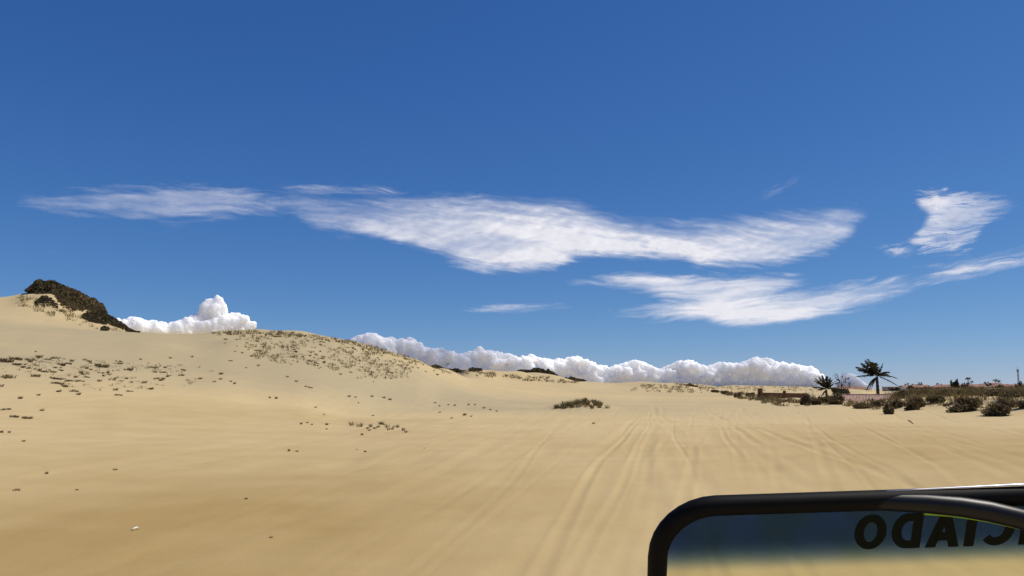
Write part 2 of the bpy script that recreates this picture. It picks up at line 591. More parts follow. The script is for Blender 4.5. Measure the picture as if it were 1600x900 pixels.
M = {}
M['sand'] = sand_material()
M['grass'] = leafy('dry_grass', (0.140, 0.110, 0.052), (0.240, 0.190, 0.092), (0.44, 0.35, 0.18), 0.35)
M['olive'] = leafy('olive_leaf', (0.105, 0.079, 0.038), (0.185, 0.140, 0.070), (0.36, 0.275, 0.15), 0.32)
M['dark'] = leafy('dark_leaf', (0.062, 0.052, 0.029), (0.110, 0.088, 0.048), (0.19, 0.145, 0.078), 0.2)
M['brown'] = leafy('brown_leaf', (0.125, 0.090, 0.046), (0.220, 0.165, 0.082), (0.40, 0.31, 0.17), 0.3)
M['yellow'] = leafy('yellow_grass', (0.16, 0.125, 0.050), (0.26, 0.205, 0.085), (0.42, 0.34, 0.17), 0.3)
M['town_leaf'] = leafy('town_leaf', (0.035, 0.042, 0.030), (0.06, 0.062, 0.045), None, 0.2)
M['frond'] = leafy('frond', (0.034, 0.030, 0.017), (0.070, 0.058, 0.030), (0.12, 0.095, 0.050), 0.25)
M['dead_frond'] = leafy('dead_frond', (0.06, 0.038, 0.03), (0.10, 0.066, 0.05), None, 0.1)
M['bark'] = plain('bark', (0.075, 0.06, 0.048), 0.95, 0.4, 9, bump=0.5)
M['twig'] = plain('twig', (0.20, 0.155, 0.105), 0.95, 0.3, 9)
M['darktwig'] = plain('dark_twig', (0.05, 0.042, 0.034), 0.95, 0.3, 9)
M['brick'] = plain('brick', (0.20, 0.092, 0.045), 0.95, 0.3, 5)
M['mortar'] = plain('mortar', (0.20, 0.135, 0.09), 0.95, 0.2, 5)
M['rooftile'] = plain('roof_tile', (0.44, 0.29, 0.22), 0.9, 0.45, 2.6)
M['townroof'] = plain('town_roof', (0.30, 0.155, 0.11), 0.9, 0.25, 0.3)
M['render'] = plain('render', (0.45, 0.36, 0.29), 0.9, 0.15, 0.5)
M['whitewall'] = plain('white_wall', (0.72, 0.68, 0.62), 0.9, 0.1, 0.5)
M['shadewall'] = plain('hut_wall', (0.16, 0.10, 0.07), 0.95, 0.25, 2)
M['opening'] = plain('dark_opening', (0.03, 0.03, 0.035), 0.5, 0.1, 2)
M['steel'] = plain('galvanised_steel', (0.30, 0.31, 0.33), 0.5, 0.1, 3, metal=0.4)
M['wood'] = plain('grey_wood', (0.11, 0.085, 0.065), 0.95, 0.3, 9)
M['litter'] = plain('white_plastic', (0.80, 0.76, 0.66), 0.4, 0.05, 9)

# ------------------------------------------------------------------ the ground, one sheet out to the horizon
def build_ground():
    az_in = np.linspace(R_(-37), R_(37), 1150)
    az_l = np.linspace(-math.pi, R_(-37), 150)[:-1]
    az_r = np.linspace(R_(37), math.pi, 150)[1:-1]
    A = np.concatenate([az_l, az_in, az_r])
    r1 = np.exp(np.linspace(math.log(1.2), math.log(90), 300))
    r2 = np.exp(np.linspace(math.log(90), math.log(400), 170))[1:]
    r3 = np.exp(np.linspace(math.log(400), math.log(60000), 60))[1:]
    Rr = np.concatenate([r1, r2, r3])
    na, nr = len(A), len(Rr)
    AA, RR = np.meshgrid(A, Rr, indexing='ij')
    X, Y = (RR * np.sin(AA)).ravel(), (RR * np.cos(AA)).ravel()
    Z = height(X, Y) + tracks(X, Y)
    V = np.stack([X, Y, Z], 1)
    V = np.vstack([V, [[0, 0, 0.0]]])
    i = np.arange(na)[:, None]; j = np.arange(nr - 1)[None, :]
    i2 = (i + 1) % na
    Q = np.stack([i * nr + j + 0 * i, i * nr + j + 1, i2 * nr + j + 1, i2 * nr + j], -1).reshape(-1, 4)
    ctr = len(V) - 1
    m = mesh_from('sand_ground', V, Q, True)
    # cap the hole under the camera
    import bmesh
    bm = bmesh.new(); bm.from_mesh(m); bm.verts.ensure_lookup_table()
    c = bm.verts[ctr]
    for k in range(na):
        bm.faces.new((bm.verts[k * nr], bm.verts[((k + 1) % na) * nr], c)).smooth = True
    bmesh.ops.recalc_face_normals(bm, faces=bm.faces)
    bm.to_mesh(m); bm.free()
    if m.polygons[10].normal.z < 0:
        m.flip_normals()
    # where the sand is orange-brown (1) and where grey (0): own tones, plus corner vignetting painted in
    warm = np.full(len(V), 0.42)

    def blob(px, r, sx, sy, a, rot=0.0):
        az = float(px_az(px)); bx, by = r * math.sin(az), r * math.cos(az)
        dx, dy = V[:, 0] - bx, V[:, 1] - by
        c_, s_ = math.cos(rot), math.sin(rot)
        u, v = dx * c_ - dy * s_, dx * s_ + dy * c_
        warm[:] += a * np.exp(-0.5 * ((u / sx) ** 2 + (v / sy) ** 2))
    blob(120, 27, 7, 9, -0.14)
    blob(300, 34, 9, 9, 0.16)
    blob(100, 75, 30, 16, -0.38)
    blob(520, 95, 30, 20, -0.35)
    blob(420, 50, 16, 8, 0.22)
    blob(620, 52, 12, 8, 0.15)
    blob(40, 8, 3.2, 6, 0.46)  # brown near corner: partly sand tone, partly vignetting and grazing view painted in
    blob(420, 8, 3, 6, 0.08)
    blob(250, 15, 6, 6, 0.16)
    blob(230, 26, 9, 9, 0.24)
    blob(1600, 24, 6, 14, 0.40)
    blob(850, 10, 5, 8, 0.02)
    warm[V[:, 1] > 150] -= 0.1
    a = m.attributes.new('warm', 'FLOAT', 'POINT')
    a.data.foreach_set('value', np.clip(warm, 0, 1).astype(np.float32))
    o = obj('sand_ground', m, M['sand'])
    o['kind'] = 'structure'
    return o


build_ground()


# ------------------------------------------------------------------ clouds
def cirrus_material():
    m, nt, out = nodes_of('ice_cloud')
    at = nt.nodes.new('ShaderNodeAttribute'); at.attribute_name = 'cover'
    tr = nt.nodes.new('ShaderNodeBsdfTransparent')
    tl = nt.nodes.new('ShaderNodeBsdfTranslucent'); tl.inputs['Color'].default_value = (0.72, 0.71, 0.69, 1)
    mx = nt.nodes.new('ShaderNodeMixShader')
    nt.links.new(at.outputs['Fac'], mx.inputs[0]); nt.links.new(tr.outputs[0], mx.inputs[1]); nt.links.new(tl.outputs[0], mx.inputs[2])
    nt.links.new(mx.outputs[0], out.inputs['Surface'])
    return m


M['cirrus'] = cirrus_material()
ALT = 2600.0


def cirrus(label, x0, x1, y0, y1, dens, step=1.3, group=None):
    """a thin sheet of ice cloud at ALT: dens(px, py) gives its thickness along each bearing"""
    xs = np.arange(x0, x1, step); ys = np.arange(y0, y1, step)
    PX, PY = np.meshgrid(xs, ys, indexing='ij')
    D = np.clip(dens(PX, PY), 0, 0.97) ** 1.12
    D[[0, -1], :] = 0; D[:, [0, -1]] = 0
    x, y, z = ray(PX, PY)
    t = (ALT - H) / z
    lift = 1 + 0.010 * D + 0.006 * fbm2(PX / 40, PY / 12, 3, 77)
    V = np.stack([x * t * lift, y * t * lift, H + z * t * lift], -1).reshape(-1, 3)
    ny = len(ys)
    i = np.arange(len(xs) - 1)[:, None]; j = np.arange(ny - 1)[None, :]
    Q = np.stack([i * ny + j + 0 * i, i * ny + j + 1, (i + 1) * ny + j + 1, (i + 1) * ny + j], -1).reshape(-1, 4)
    d = D.ravel()
    keep = d[Q].max(1) > 0.012
    Q = Q[keep]
    used = np.unique(Q)
    mp = np.full(len(V), -1); mp[used] = np.arange(len(used))
    m = mesh_from('cirrus_cloud', V[used], mp[Q], True)
    a = m.attributes.new('cover', 'FLOAT', 'POINT')
    a.data.foreach_set('value', d[used].astype(np.float32))
    o = obj('cirrus_cloud', m, M['cirrus'])
    return tag(o, label, 'cloud', group)


def ribbon(top, bot, op, ft=14, fb=7, streak=(60, 7), tilt=0.0, seed=1, rag=5.0, contrast=0.5, ripple=0.0):
    """density of a band between two edges, ragged, streaked along its length"""
    tx, ty = zip(*top); bx, by = zip(*bot); ox, oy = zip(*op)

    def f(px, py):
        u = px * math.cos(tilt) + py * math.sin(tilt)
        v = -px * math.sin(tilt) + py * math.cos(tilt)
        wv = v + 5 * fbm2(px / 70, py / 30, 3, seed + 40)
        T = np.interp(px, tx, ty); B = np.interp(px, bx, by)
        s1 = fbm2(u / streak[0], wv / streak[1], 5, seed, 0.6)
        s2 = fbm2(u / (streak[0] * 0.35), wv / (streak[1] * 0.45), 4, seed + 9, 0.6)
        s3 = fbm2(u / (streak[0] * 0.9), wv / (streak[1] * 0.22), 3, seed + 19, 0.6)
        e = rag * (s1 + 0.45 * s2)
        th = np.maximum(B - T, 0.1)
        ft2, fb2 = ft * 1.9, fb * 2.4
        s0 = fbm2(px / 150, py / 38, 3, seed + 60)
        a = sm(-0.45 * ft2, ft2, py - T + e) * sm(-0.4 * fb2, fb2, B - py + e)
        a = a * sm(0, 3, th)
        lo, hi = min(ox), max(ox)
        a = a * sm(lo - 6, lo + 38, px + 9 * s2) * sm(hi + 6, hi - 38, px + 9 * s2)
        body = np.clip(1.06 + contrast * (s0 * 1.2 + s1 * 0.55 + s2 * 0.14 + s3 * 0.18), 0, 1.6)
        if ripple:
            k = np.sin((px * 0.35 + py * 1.0) / 2.6 + 3.0 * fbm2(px / 40, py / 18, 3, seed + 3))
            body = body * (1 + ripple * k)
        return np.clip(a * body * np.interp(px, ox, oy), 0, 1)
    return f


def union(*fs):
    def f(px, py):
        q = 1.0
        for g in fs:
            q = q * (1 - g(px, py))
        return 1 - q
    return f


# the great wing
wing = ribbon([(455, 336), (483, 330), (561, 324), (640, 317), (712, 313), (794, 317), (860, 318), (907, 325), (944, 341), (1000, 354), (1075, 357), (1163, 348), (1250, 338), (1338, 328), (1358, 333)],
              [(455, 340), (505, 360), (580, 373), (663, 390), (719, 412), (757, 427), (832, 425), (870, 418), (900, 402), (988, 398), (1070, 400), (1090, 411), (1163, 416), (1228, 413), (1294, 391), (1329, 368), (1358, 338)],
              [(452, .30), (520, .42), (600, .55), (700, .70), (800, .86), (950, .90), (1040, .82), (1120, .72), (1200, .68), (1300, .58), (1360, .35)],
              ft=20, fb=7, streak=(85, 9), tilt=0.14, seed=3, rag=4.5, contrast=0.22, ripple=0.07)
wing_streak = ribbon([(425, 293), (520, 290), (600, 295), (660, 303)], [(425, 298), (520, 302), (600, 306), (660, 308)],
                     [(425, .30), (520, .45), (640, .32)], 6, 6, (70, 5), 0.05, 21, 3, 0.5)
wing_streak2 = ribbon([(690, 306), (760, 309), (830, 318)], [(690, 312), (760, 318), (830, 326)],
                      [(690, .28), (760, .5), (835, .3)], 6, 6, (60, 5), 0.12, 23, 3, 0.4)
bridge = ribbon([(430, 310), (560, 308), (700, 312)], [(430, 322), (560, 330), (700, 335)], [(395, .16), (480, .26), (600, .28), (720, .25)], 14, 14, (80, 8), 0.05, 27, 6, 0.6)
cirrus('long white wing-shaped cloud band across the middle of the sky', 415, 1385, 280, 440, union(wing, wing_streak, wing_streak2, bridge))
cirrus('faint thin veil of cloud stretching above the scrub-topped hill', 10, 540, 275, 362,
       ribbon([(30, 312), (120, 298), (200, 291), (290, 290), (360, 299), (440, 309), (520, 318)],
              [(30, 324), (100, 335), (150, 335), (190, 338), (270, 347), (330, 341), (400, 331), (520, 327)],
              [(20, .08), (110, .17), (220, .24), (340, .27), (450, .24), (520, .12)], 9, 9, (75, 7), 0.06, 5, 6, 0.55), step=1.4)
low_a = ribbon([(880, 441), (960, 432), (1000, 427), (1100, 431), (1200, 430), (1275, 433)],
               [(880, 444), (940, 448), (1000, 456), (1040, 470), (1120, 480), (1200, 462), (1240, 447), (1275, 437)],
               [(872, .25), (930, .55), (1000, .72), (1150, .80), (1230, .55), (1285, .2)], 6, 8, (80, 7), -0.02, 7, 4, 0.32)
low_b = ribbon([(940, 490), (1000, 482), (1050, 471), (1120, 462), (1200, 458), (1270, 453), (1340, 448), (1440, 444)],
               [(940, 493), (1000, 494), (1060, 498), (1100, 501), (1140, 510), (1200, 508), (1260, 498), (1300, 491), (1350, 476), (1440, 452)],
               [(935, .3), (990, .6), (1060, .72), (1180, .84), (1300, .74), (1440, .45)], 9, 7, (85, 8), -0.12, 13, 4, 0.30)
low_c = ribbon([(1300, 448), (1420, 431), (1500, 413), (1600, 393), (1720, 368)],
               [(1300, 453), (1420, 447), (1500, 437), (1600, 415), (1720, 392)],
               [(1300, .45), (1420, .68), (1500, .66), (1600, .60), (1720, .35)], 10, 8, (70, 6), -0.2, 17, 5, 0.4)
cirrus('lower white cloud streak rising to the edge of the sky above the palms', 860, 1725, 362, 520, union(low_a, low_b, low_c))
patch = ribbon([(1405, 352), (1428, 308), (1480, 301), (1525, 309), (1590, 314)], [(1405, 376), (1428, 386), (1445, 391), (1485, 395), (1520, 384), (1545, 352), (1590, 326)],
               [(1400, .28), (1440, .48), (1480, .42), (1525, .34), (1590, .16)], 8, 6, (46, 4.5), -0.10, 33, 8, 0.9)
core = ribbon([(1435, 312), (1462, 303), (1488, 310)], [(1435, 328), (1462, 336), (1488, 326)], [(1432, .5), (1462, .95), (1495, .4)], 6, 8, (30, 5), -0.1, 35, 4, 0.4)
tail = ribbon([(1515, 322), (1590, 316)], [(1515, 333), (1590, 320)], [(1510, .3), (1590, .2)], 5, 5, (40, 5), -0.15, 37, 3, 0.6)
scrap = ribbon([(1372, 388), (1400, 382), (1424, 380)], [(1372, 391), (1400, 400), (1424, 400)], [(1370, .25), (1405, .5), (1428, .45)], 5, 5, (26, 5), -0.1, 39, 5, 0.8)
notch = lambda px, py: patch(px, py) * sm(0, 14, px - np.interp(py, [300, 318, 335, 355, 375, 395], [1424, 1428, 1444, 1436, 1410, 1425]))
cirrus('small rippled feathery cloud patch alone over the right end of the dunes', 1360, 1600, 292, 412, union(notch, core, tail, scrap), step=1.0)
cirrus('thin lone cloud sliver low in the sky over the cumulus bank', 715, 915, 468, 496,
       ribbon([(722, 484), (790, 476), (850, 476), (905, 476)], [(722, 488), (790, 488), (850, 483), (905, 479)], [(720, .25), (790, .42), (850, .38), (908, .25)], 4, 4, (50, 4), -0.03, 43, 2, 0.4))
cirrus('very faint slanting wisp high above the palms', 1170, 1285, 258, 322,
       ribbon([(1180, 306), (1220, 286), (1270, 264)], [(1180, 316), (1220, 299), (1270, 271)], [(1180, .05), (1215, .12), (1270, .06)], 6, 6, (30, 5), -0.5, 47, 4, 0.7), step=1.0)
cirrus('faint short cloud fleck in the sky above the hill scrub', 60, 110, 380, 406,
       ribbon([(68, 391), (84, 389), (100, 392)], [(68, 396), (84, 398), (100, 395)], [(66, .05), (84, .10), (102, .05)], 4, 4, (20, 4), 0, 51, 2, 0.5), step=1.0)


def cumulus_material():
    m, nt, out = nodes_of('cumulus')
    p = nt.nodes.new('ShaderNodeBsdfPrincipled')      # light wanders far through the vapour before it leaves
    p.inputs['Base Color'].default_value = (0.985, 0.985, 0.985, 1)
    p.inputs['Roughness'].default_value = 1.0
    p.inputs['Specular IOR Level'].default_value = 0.0
    p.inputs['Subsurface Weight'].default_value = 1.0
    p.inputs['Subsurface Radius'].default_value = (1.0, 1.0, 1.0)
    p.inputs['Subsurface Scale'].default_value = 260.0
    nt.links.new(p.outputs[0], out.inputs['Surface'])
    return m


def ico():
    import bmesh
    bm = bmesh.new(); bmesh.ops.create_icosphere(bm, subdivisions=3, radius=1)
    V = np.array([v.co[:] for v in bm.verts]); Fc = np.array([[v.index for v in f.verts] for f in bm.faces]); bm.free()
    return V, Fc


ICO_V, ICO_F = ico()


def cumulus(label, blobs, dist, voxel, mat, amp, wave, flat_py=None):
    """blobs: (px, py, radius in px, depth offset in px); one body welded out of all of them"""
    vs, fs = [], []
    for k, (px, py, rp, dp) in enumerate(blobs):
        u = dist / F
        c = np.array(px_point(px, py, dist + dp * u))
        vs.append(ICO_V * rp * u * np.array([1.0, 1.0, 0.92]) + c); fs.append(ICO_F + k * len(ICO_V))
    m0 = mesh_from('cumulus_cloud', np.vstack(vs), np.vstack(fs))
    o = obj('cumulus_cloud', m0)
    md = o.modifiers.new('weld', 'REMESH'); md.mode = 'VOXEL'; md.voxel_size = voxel
    dg = bpy.context.evaluated_depsgraph_get()
    m = bpy.data.meshes.new_from_object(o.evaluated_get(dg))
    o.modifiers.clear()
    o.data = m
    bpy.data.meshes.remove(m0)
    n = len(m.vertices)
    for (a, w, oc, sd) in ((amp, wave, 2, 1), (amp * 0.55, wave * 0.38, 2, 7), (amp * 0.22, wave * 0.15, 2, 13)):
        co = np.empty(n * 3); m.vertices.foreach_get('co', co); co = co.reshape(-1, 3)
        no = np.array([v.normal[:] for v in m.vertices])
        q = fbm3(co / w, oc, sd)
        bil = 0.5 - np.abs(q) * 1.5                # billows: round bulges and sharp creases
        co = co + no * (a * bil)[:, None]
        if flat_py is not None:
            z0 = px_point(800, flat_py, dist).z
            co[:, 2] = np.where(co[:, 2] < z0, z0 - (z0 - co[:, 2]) * 0.2, co[:, 2])
        m.vertices.foreach_set('co', co.ravel()); m.update()
    md = o.modifiers.new('weld', 'REMESH'); md.mode = 'VOXEL'; md.voxel_size = voxel * 0.9      # heal folds
    dg = bpy.context.evaluated_depsgraph_get()
    m2 = bpy.data.meshes.new_from_object(o.evaluated_get(dg))
    o.modifiers.clear(); o.data = m2; bpy.data.meshes.remove(m); m = m2
    m.polygons.foreach_set('use_smooth', np.ones(len(m.polygons), dtype=bool))
    m.materials.clear(); m.materials.append(mat)
    return tag(o, label, 'cloud')


VAP = cumulus_material()


def profile_blobs(top, base, rmin, rmax, nx, seed):
    g = np.random.default_rng(seed)
    tx, ty = zip(*top)
    out = []
    x = tx[0] + 3
    while x < tx[-1] - 3:
        t = float(np.interp(x, tx, ty))
        hh = base - t
        r = min(rmin + g.random() * (rmax - rmin), max(4, hh * 0.6))
        out.append((x, t + r * 0.95, r * 0.85, g.normal() * 4))
        y = t + r * 1.7
        while y < base:
            r2 = rmin * 1.0 + g.random() * rmax * 0.7
            out.append((x + g.normal() * 5, min(y + r2 * 0.3, base), r2, -g.random() * 14))
            y += r2 * 1.1
        x += r * 0.75
    return out


bank = profile_blobs([(553, 526), (565, 521), (580, 520), (600, 525), (620, 528), (640, 527), (655, 534), (668, 543), (690, 541), (705, 547), (716, 554), (735, 548), (750, 541), (765, 547), (790, 551), (808, 555), (830, 553), (850, 560), (880, 559), (900, 555), (915, 560), (930, 567), (950, 571), (968, 569), (990, 562), (1008, 565), (1022, 574), (1032, 577), (1045, 570), (1060, 564), (1078, 562), (1100, 569), (1112, 570), (1125, 565), (1150, 567), (1170, 562), (1188, 555), (1200, 559), (1212, 565), (1230, 566), (1250, 570), (1270, 573), (1282, 582), (1292, 590)],
                     606, 3.5, 9, 0, 4)
cumulus('long low bank of puffy white cumulus along the horizon', bank, 12000, 11.0, VAP, 30, 120, 610)
left = profile_blobs([(183, 498), (195, 496), (210, 496), (235, 500), (262, 505), (278, 502), (292, 497), (306, 491), (330, 488), (355, 489), (372, 489), (384, 494), (391, 503)], 528, 3.5, 8, 0, 8)
left += [(322, 480, 8, 0), (330, 472, 8, 2), (342, 469, 8, 0), (345, 477, 8, 0), (334, 483, 11, -3), (319, 489, 8, 0), (346, 485, 8, 2), (338, 465, 4.5, 0), (348, 468, 4, 0)]
cumulus('small cumulus cloud with a round tower beside the scrub-topped hill', left, 9000, 9.0, VAP, 26, 95, 529)
puff = [(1322, 592, 7, 0), (1330, 592, 8, 2), (1337, 598, 8, 0), (1326, 601, 9, 0), (1345, 603, 7, 0), (1355, 606, 5, 0), (1314, 602, 7, 0)]
cumulus('single little cumulus puff low between the two palms', puff, 12000, 11.0, VAP, 24, 110, 609)

# ------------------------------------------------------------------ vegetation builders
def blades(n, rad, hmin, hmax, w, lean=0.5, wind=(-0.15, 0.0), seed=0, flat=1.0, segs=2):
    """a tuft of separate tapering blades"""
    g = np.random.default_rng(seed)
    V, Fc = [], []
    for k in range(n):
        a = g.random() * 2 * math.pi; q = rad * math.sqrt(g.random())
        bx, by = q * math.cos(a), q * math.sin(a) * flat
        h = hmin + g.random() * (hmax - hmin)
        lx = lean * (0.3 + g.random()) * math.cos(a) * (0.4 + q / rad) + wind[0]
        ly = lean * (0.3 + g.random()) * math.sin(a) * (0.4 + q / rad) + wind[1]
        ww = w * (0.7 + 0.6 * g.random())
        t = g.random() * math.pi
        dx, dy = math.cos(t) * ww / 2, math.sin(t) * ww / 2
        o = len(V)
        m = (bx + lx * h * 0.4, by + ly * h * 0.4, h * 0.62)
        e = (bx + lx * h, by + ly * h, h * (1 - 0.15 * abs(lx)))
        V += [(bx - dx, by - dy, -0.05), (bx + dx, by + dy, -0.05), (m[0] + dx * .8, m[1] + dy * .8, m[2]), (m[0] - dx * .8, m[1] - dy * .8, m[2]), e]
        Fc += [(o, o + 1, o + 2, o + 3), (o + 3, o + 2, o + 4)]
    return V, Fc


def tuft_mesh(name, n, rad, hmin, hmax, w, lean, seed, mat, flat=1.0):
    V, Fc = blades(n, rad, hmin, hmax, w, lean, (-0.2, -0.05), seed, flat)
    m = mesh_from(name, V, Fc)
    m.materials.append(mat)
    return m


TUFT = [tuft_mesh('grass_tuft', 46, 0.24, 0.16, 0.42, 0.045, 0.7, k, M['grass' if k % 3 else 'olive'], 0.8) for k in range(6)]


def clump_mesh(name, seed, mat, spread=0.42):
    """a spreading mat: several small tufts of uneven size grown together"""
    g = np.random.default_rng(seed)
    V, Fc = [], []
    for k in range(int(g.integers(4, 8))):
        q = 0.35 + 0.65 * g.random()
        v, f = blades(int(26 * q) + 8, 0.22 * q, 0.10, 0.46 * q, 0.05, 0.9, (-0.2, 0), int(g.integers(1e6)), 0.9)
        ox, oy = g.normal() * spread * 0.62, g.normal() * spread * 1.2
        o = len(V)
        V += [(a + ox, b + oy, c) for a, b, c in v]
        Fc += [tuple(i + o for i in t) for t in f]
    m = mesh_from(name, V, Fc)
    m.materials.append(mat)
    return m


MAT = [clump_mesh('spreading_tuft', 40 + k, M['olive' if k % 3 else 'grass']) for k in range(7)]
REED = [tuft_mesh('upright_tuft', 34, 0.22, 0.22, 0.52, 0.036, 0.45, 80 + k, M['grass' if k % 2 else 'yellow'], 0.8) for k in range(5)]


def leaf_quads(P, size, g, stretch=1.6):
    n = len(P)
    a = g.normal(size=(n, 3)); a /= np.linalg.norm(a, axis=1)[:, None]
    b = np.cross(a, g.normal(size=(n, 3))); b /= np.linalg.norm(b, axis=1)[:, None] + 1e-9
    s = size * (0.6 + 0.8 * g.random(n))[:, None]
    a = a * s * stretch / 2; b = b * s / 2
    V = np.stack([P - a, P + b, P + a, P - b], 1).reshape(-1, 3)
    return V, np.arange(4 * n).reshape(-1, 4)


def bush_parts(rx, ry, rz, nclump, nleaf, leaf, seed, lump=0.42, lean=0.0, spiky=0.4):
    """leaf faces through a lumpy half-ellipsoid and the branches under them; base at the origin"""
    g = np.random.default_rng(seed)
    C, Rc = [], []
    for k in range(nclump):
        a = g.random() * 2 * math.pi; q = math.sqrt(g.random()) * 0.92
        zz = (0.16 + 0.70 * g.random() ** 1.3) * math.sqrt(max(0.05, 1 - q * q))
        C.append((rx * q * math.cos(a) + lean * zz * rz, ry * q * math.sin(a), rz * zz)); Rc.append(lump * (0.6 + 0.6 * g.random()))
    C = np.array(C)
    idx = g.integers(0, nclump, nleaf)
    d = g.normal(size=(nleaf, 3)); d /= np.linalg.norm(d, axis=1)[:, None]
    rad = np.array(Rc)[idx][:, None] * (g.random((nleaf, 1)) ** 0.45)
    P = C[idx] + d * rad * np.array([rx, ry, rz * 0.8])
    up = g.random(nleaf) < spiky
    P[up, 2] += rz * 0.25 * g.random(up.sum())
    P[:, 2] = np.abs(P[:, 2])
    V, Q = leaf_quads(P, leaf, g)
    mb = MB()
    for c in C[:: max(1, nclump // 9)]:
        p0 = Vector((c[0] * 0.12, c[1] * 0.12, -0.08)); p2 = Vector(c); p1 = (p0 + p2) / 2 + Vector((0, 0, rz * 0.08))
        t = 0.02 * (rx + rz)
        mb.tube([p0, p1, p2, p2 + Vector((c[0] * .1, c[1] * .1, rz * .16))], [t, t * .7, t * .4, t * .15], 5)
    return V, Q, mb


def twigs(rx, ry, rz, n, seed, lean=-0.3):
    g = np.random.default_rng(seed)
    mb = MB()
    for k in range(n):
        a = g.random() * 2 * math.pi; q = math.sqrt(g.random()) * 0.7
        p0 = Vector((rx * q * math.cos(a), ry * q * math.sin(a), rz * 0.4))
        h = rz * (0.55 + 0.45 * g.random())
        d = Vector((lean * h * (0.4 + g.random()) + g.normal() * 0.1, g.normal() * 0.15, h))
        mb.tube([p0, p0 + d * 0.55, p0 + d], [0.022, 0.016, 0.006], 4)
    return mb


def make_shrub(name, rx, ry, rz, nclump, nleaf, leaf, seed, mat, twn=0, lean=0.0, loc=(0, 0, 0)):
    root = empty(name, loc)
    V, Q, mb = bush_parts(rx, ry, rz, nclump, nleaf, leaf, seed, lean=lean)
    obj('foliage', mesh_from('foliage', V, Q), mat, root)
    mb.build('branches', M['bark'], root)
    if twn:
        twigs(rx, ry, rz, twn, seed + 5).build('twigs', M['twig'], root)['kind'] = 'stuff'
    return root


# ------------------------------------------------------------------ grass tufts, each its own object
def place_tuft(mesh, p, size, rz, label, group, sx=1.0, name='grass_tuft'):
    o = obj(name, mesh, None, None, p)
    e = 0.6
    gx = float(height(p.x + e, p.y)[0] - height(p.x - e, p.y)[0]) / (2 * e)
    gy = float(height(p.x, p.y + e)[0] - height(p.x, p.y - e)[0]) / (2 * e)
    lean = 0.85 if mesh.name.startswith('spreading') else 0.3        # spreading tufts follow the slope, upright ones hardly
    q = Vector((-gx * lean, -gy * lean, 1)).to_track_quat('Z', 'Y') @ Euler((0, 0, rz)).to_quaternion()
    o.rotation_euler = q.to_euler()
    o.scale = (size * sx, size * sx, size)
    return tag(o, label, 'grass tuft', group)


n_tufts = 0
# left slope: (px, py of the foot, width in px), read from the photograph
LEFT = [(8, 565, 18), (28, 562, 16), (48, 563, 12), (64, 560, 9), (84, 560, 10), (33, 570, 10), (25, 570, 9), (62, 558, 10), (75, 562, 8), (40, 575, 12),
        (58, 578, 9), (66, 581, 10), (48, 566, 7), (27, 562, 7), (83, 582, 9), (55, 588, 13), (98, 571, 13), (90, 575, 9), (108, 569, 8), (95, 579, 8), (85, 592, 12), (97, 593, 10), (92, 600, 13), (101, 604, 12), (113, 596, 12), (118, 590, 7), (127, 596, 8), (133, 585, 10), (137, 590, 8), (127, 583, 7),
        (112, 565, 6), (132, 563, 6), (140, 565, 9), (135, 576, 7), (142, 578, 5), (158, 583, 8), (168, 583, 7), (155, 596, 7), (162, 588, 6), (175, 594, 8), (180, 592, 5), (171, 586, 6), (185, 565, 8), (188, 569, 7), (198, 592, 6), (205, 598, 6), (226, 598, 7), (239, 575, 10),
        (246, 582, 10), (257, 582, 8), (258, 575, 6), (246, 592, 8), (255, 593, 7), (251, 595, 7), (262, 589, 6), (288, 579, 9), (285, 587, 9), (312, 592, 8), (345, 585, 7), (345, 593, 5), (366, 600, 6), (235, 608, 11), (203, 612, 8),
        (92, 612, 9), (118, 612, 11), (122, 617, 7), (186, 618, 8), (180, 610, 7), (2, 604, 7), (60, 618, 6), (31, 623, 7), (335, 597, 5), (300, 558, 5), (266, 560, 5), (220, 562, 4), (56, 550, 4)]
for (px, py, w) in LEFT:
    p = hit(px, py)
    r = math.hypot(p.x, p.y)
    s = w * r / F / 1.0
    dark = w >= 12
    mesh = MAT[int(rng.integers(7))] if w >= 8 else TUFT[int(rng.integers(6))]
    base = 1.15 if w >= 8 else 0.70
    place_tuft(mesh, p, max(0.3, min(1.5, s / base)), rng.random() * 6.28,
               ('wide dark mat of grass ' if dark else 'mid-sized dark tuft ' if w >= 8 else 'small dark tuft ') + ('above' if py < 570 else 'level with' if py < 586 else 'below') + (' the grey-green clump, hill side' if px < 110 else ' the grey-green and oval clumps' if px < 215 else ' the oval clump, tufted dune side'),
               'wide grass mats on the slope under the hill' if dark else 'small grass tufts on the slope under the hill', max(1.0, min(1.35, s / base / 1.5)) if w >= 12 else 1.0)
    n_tufts += 1
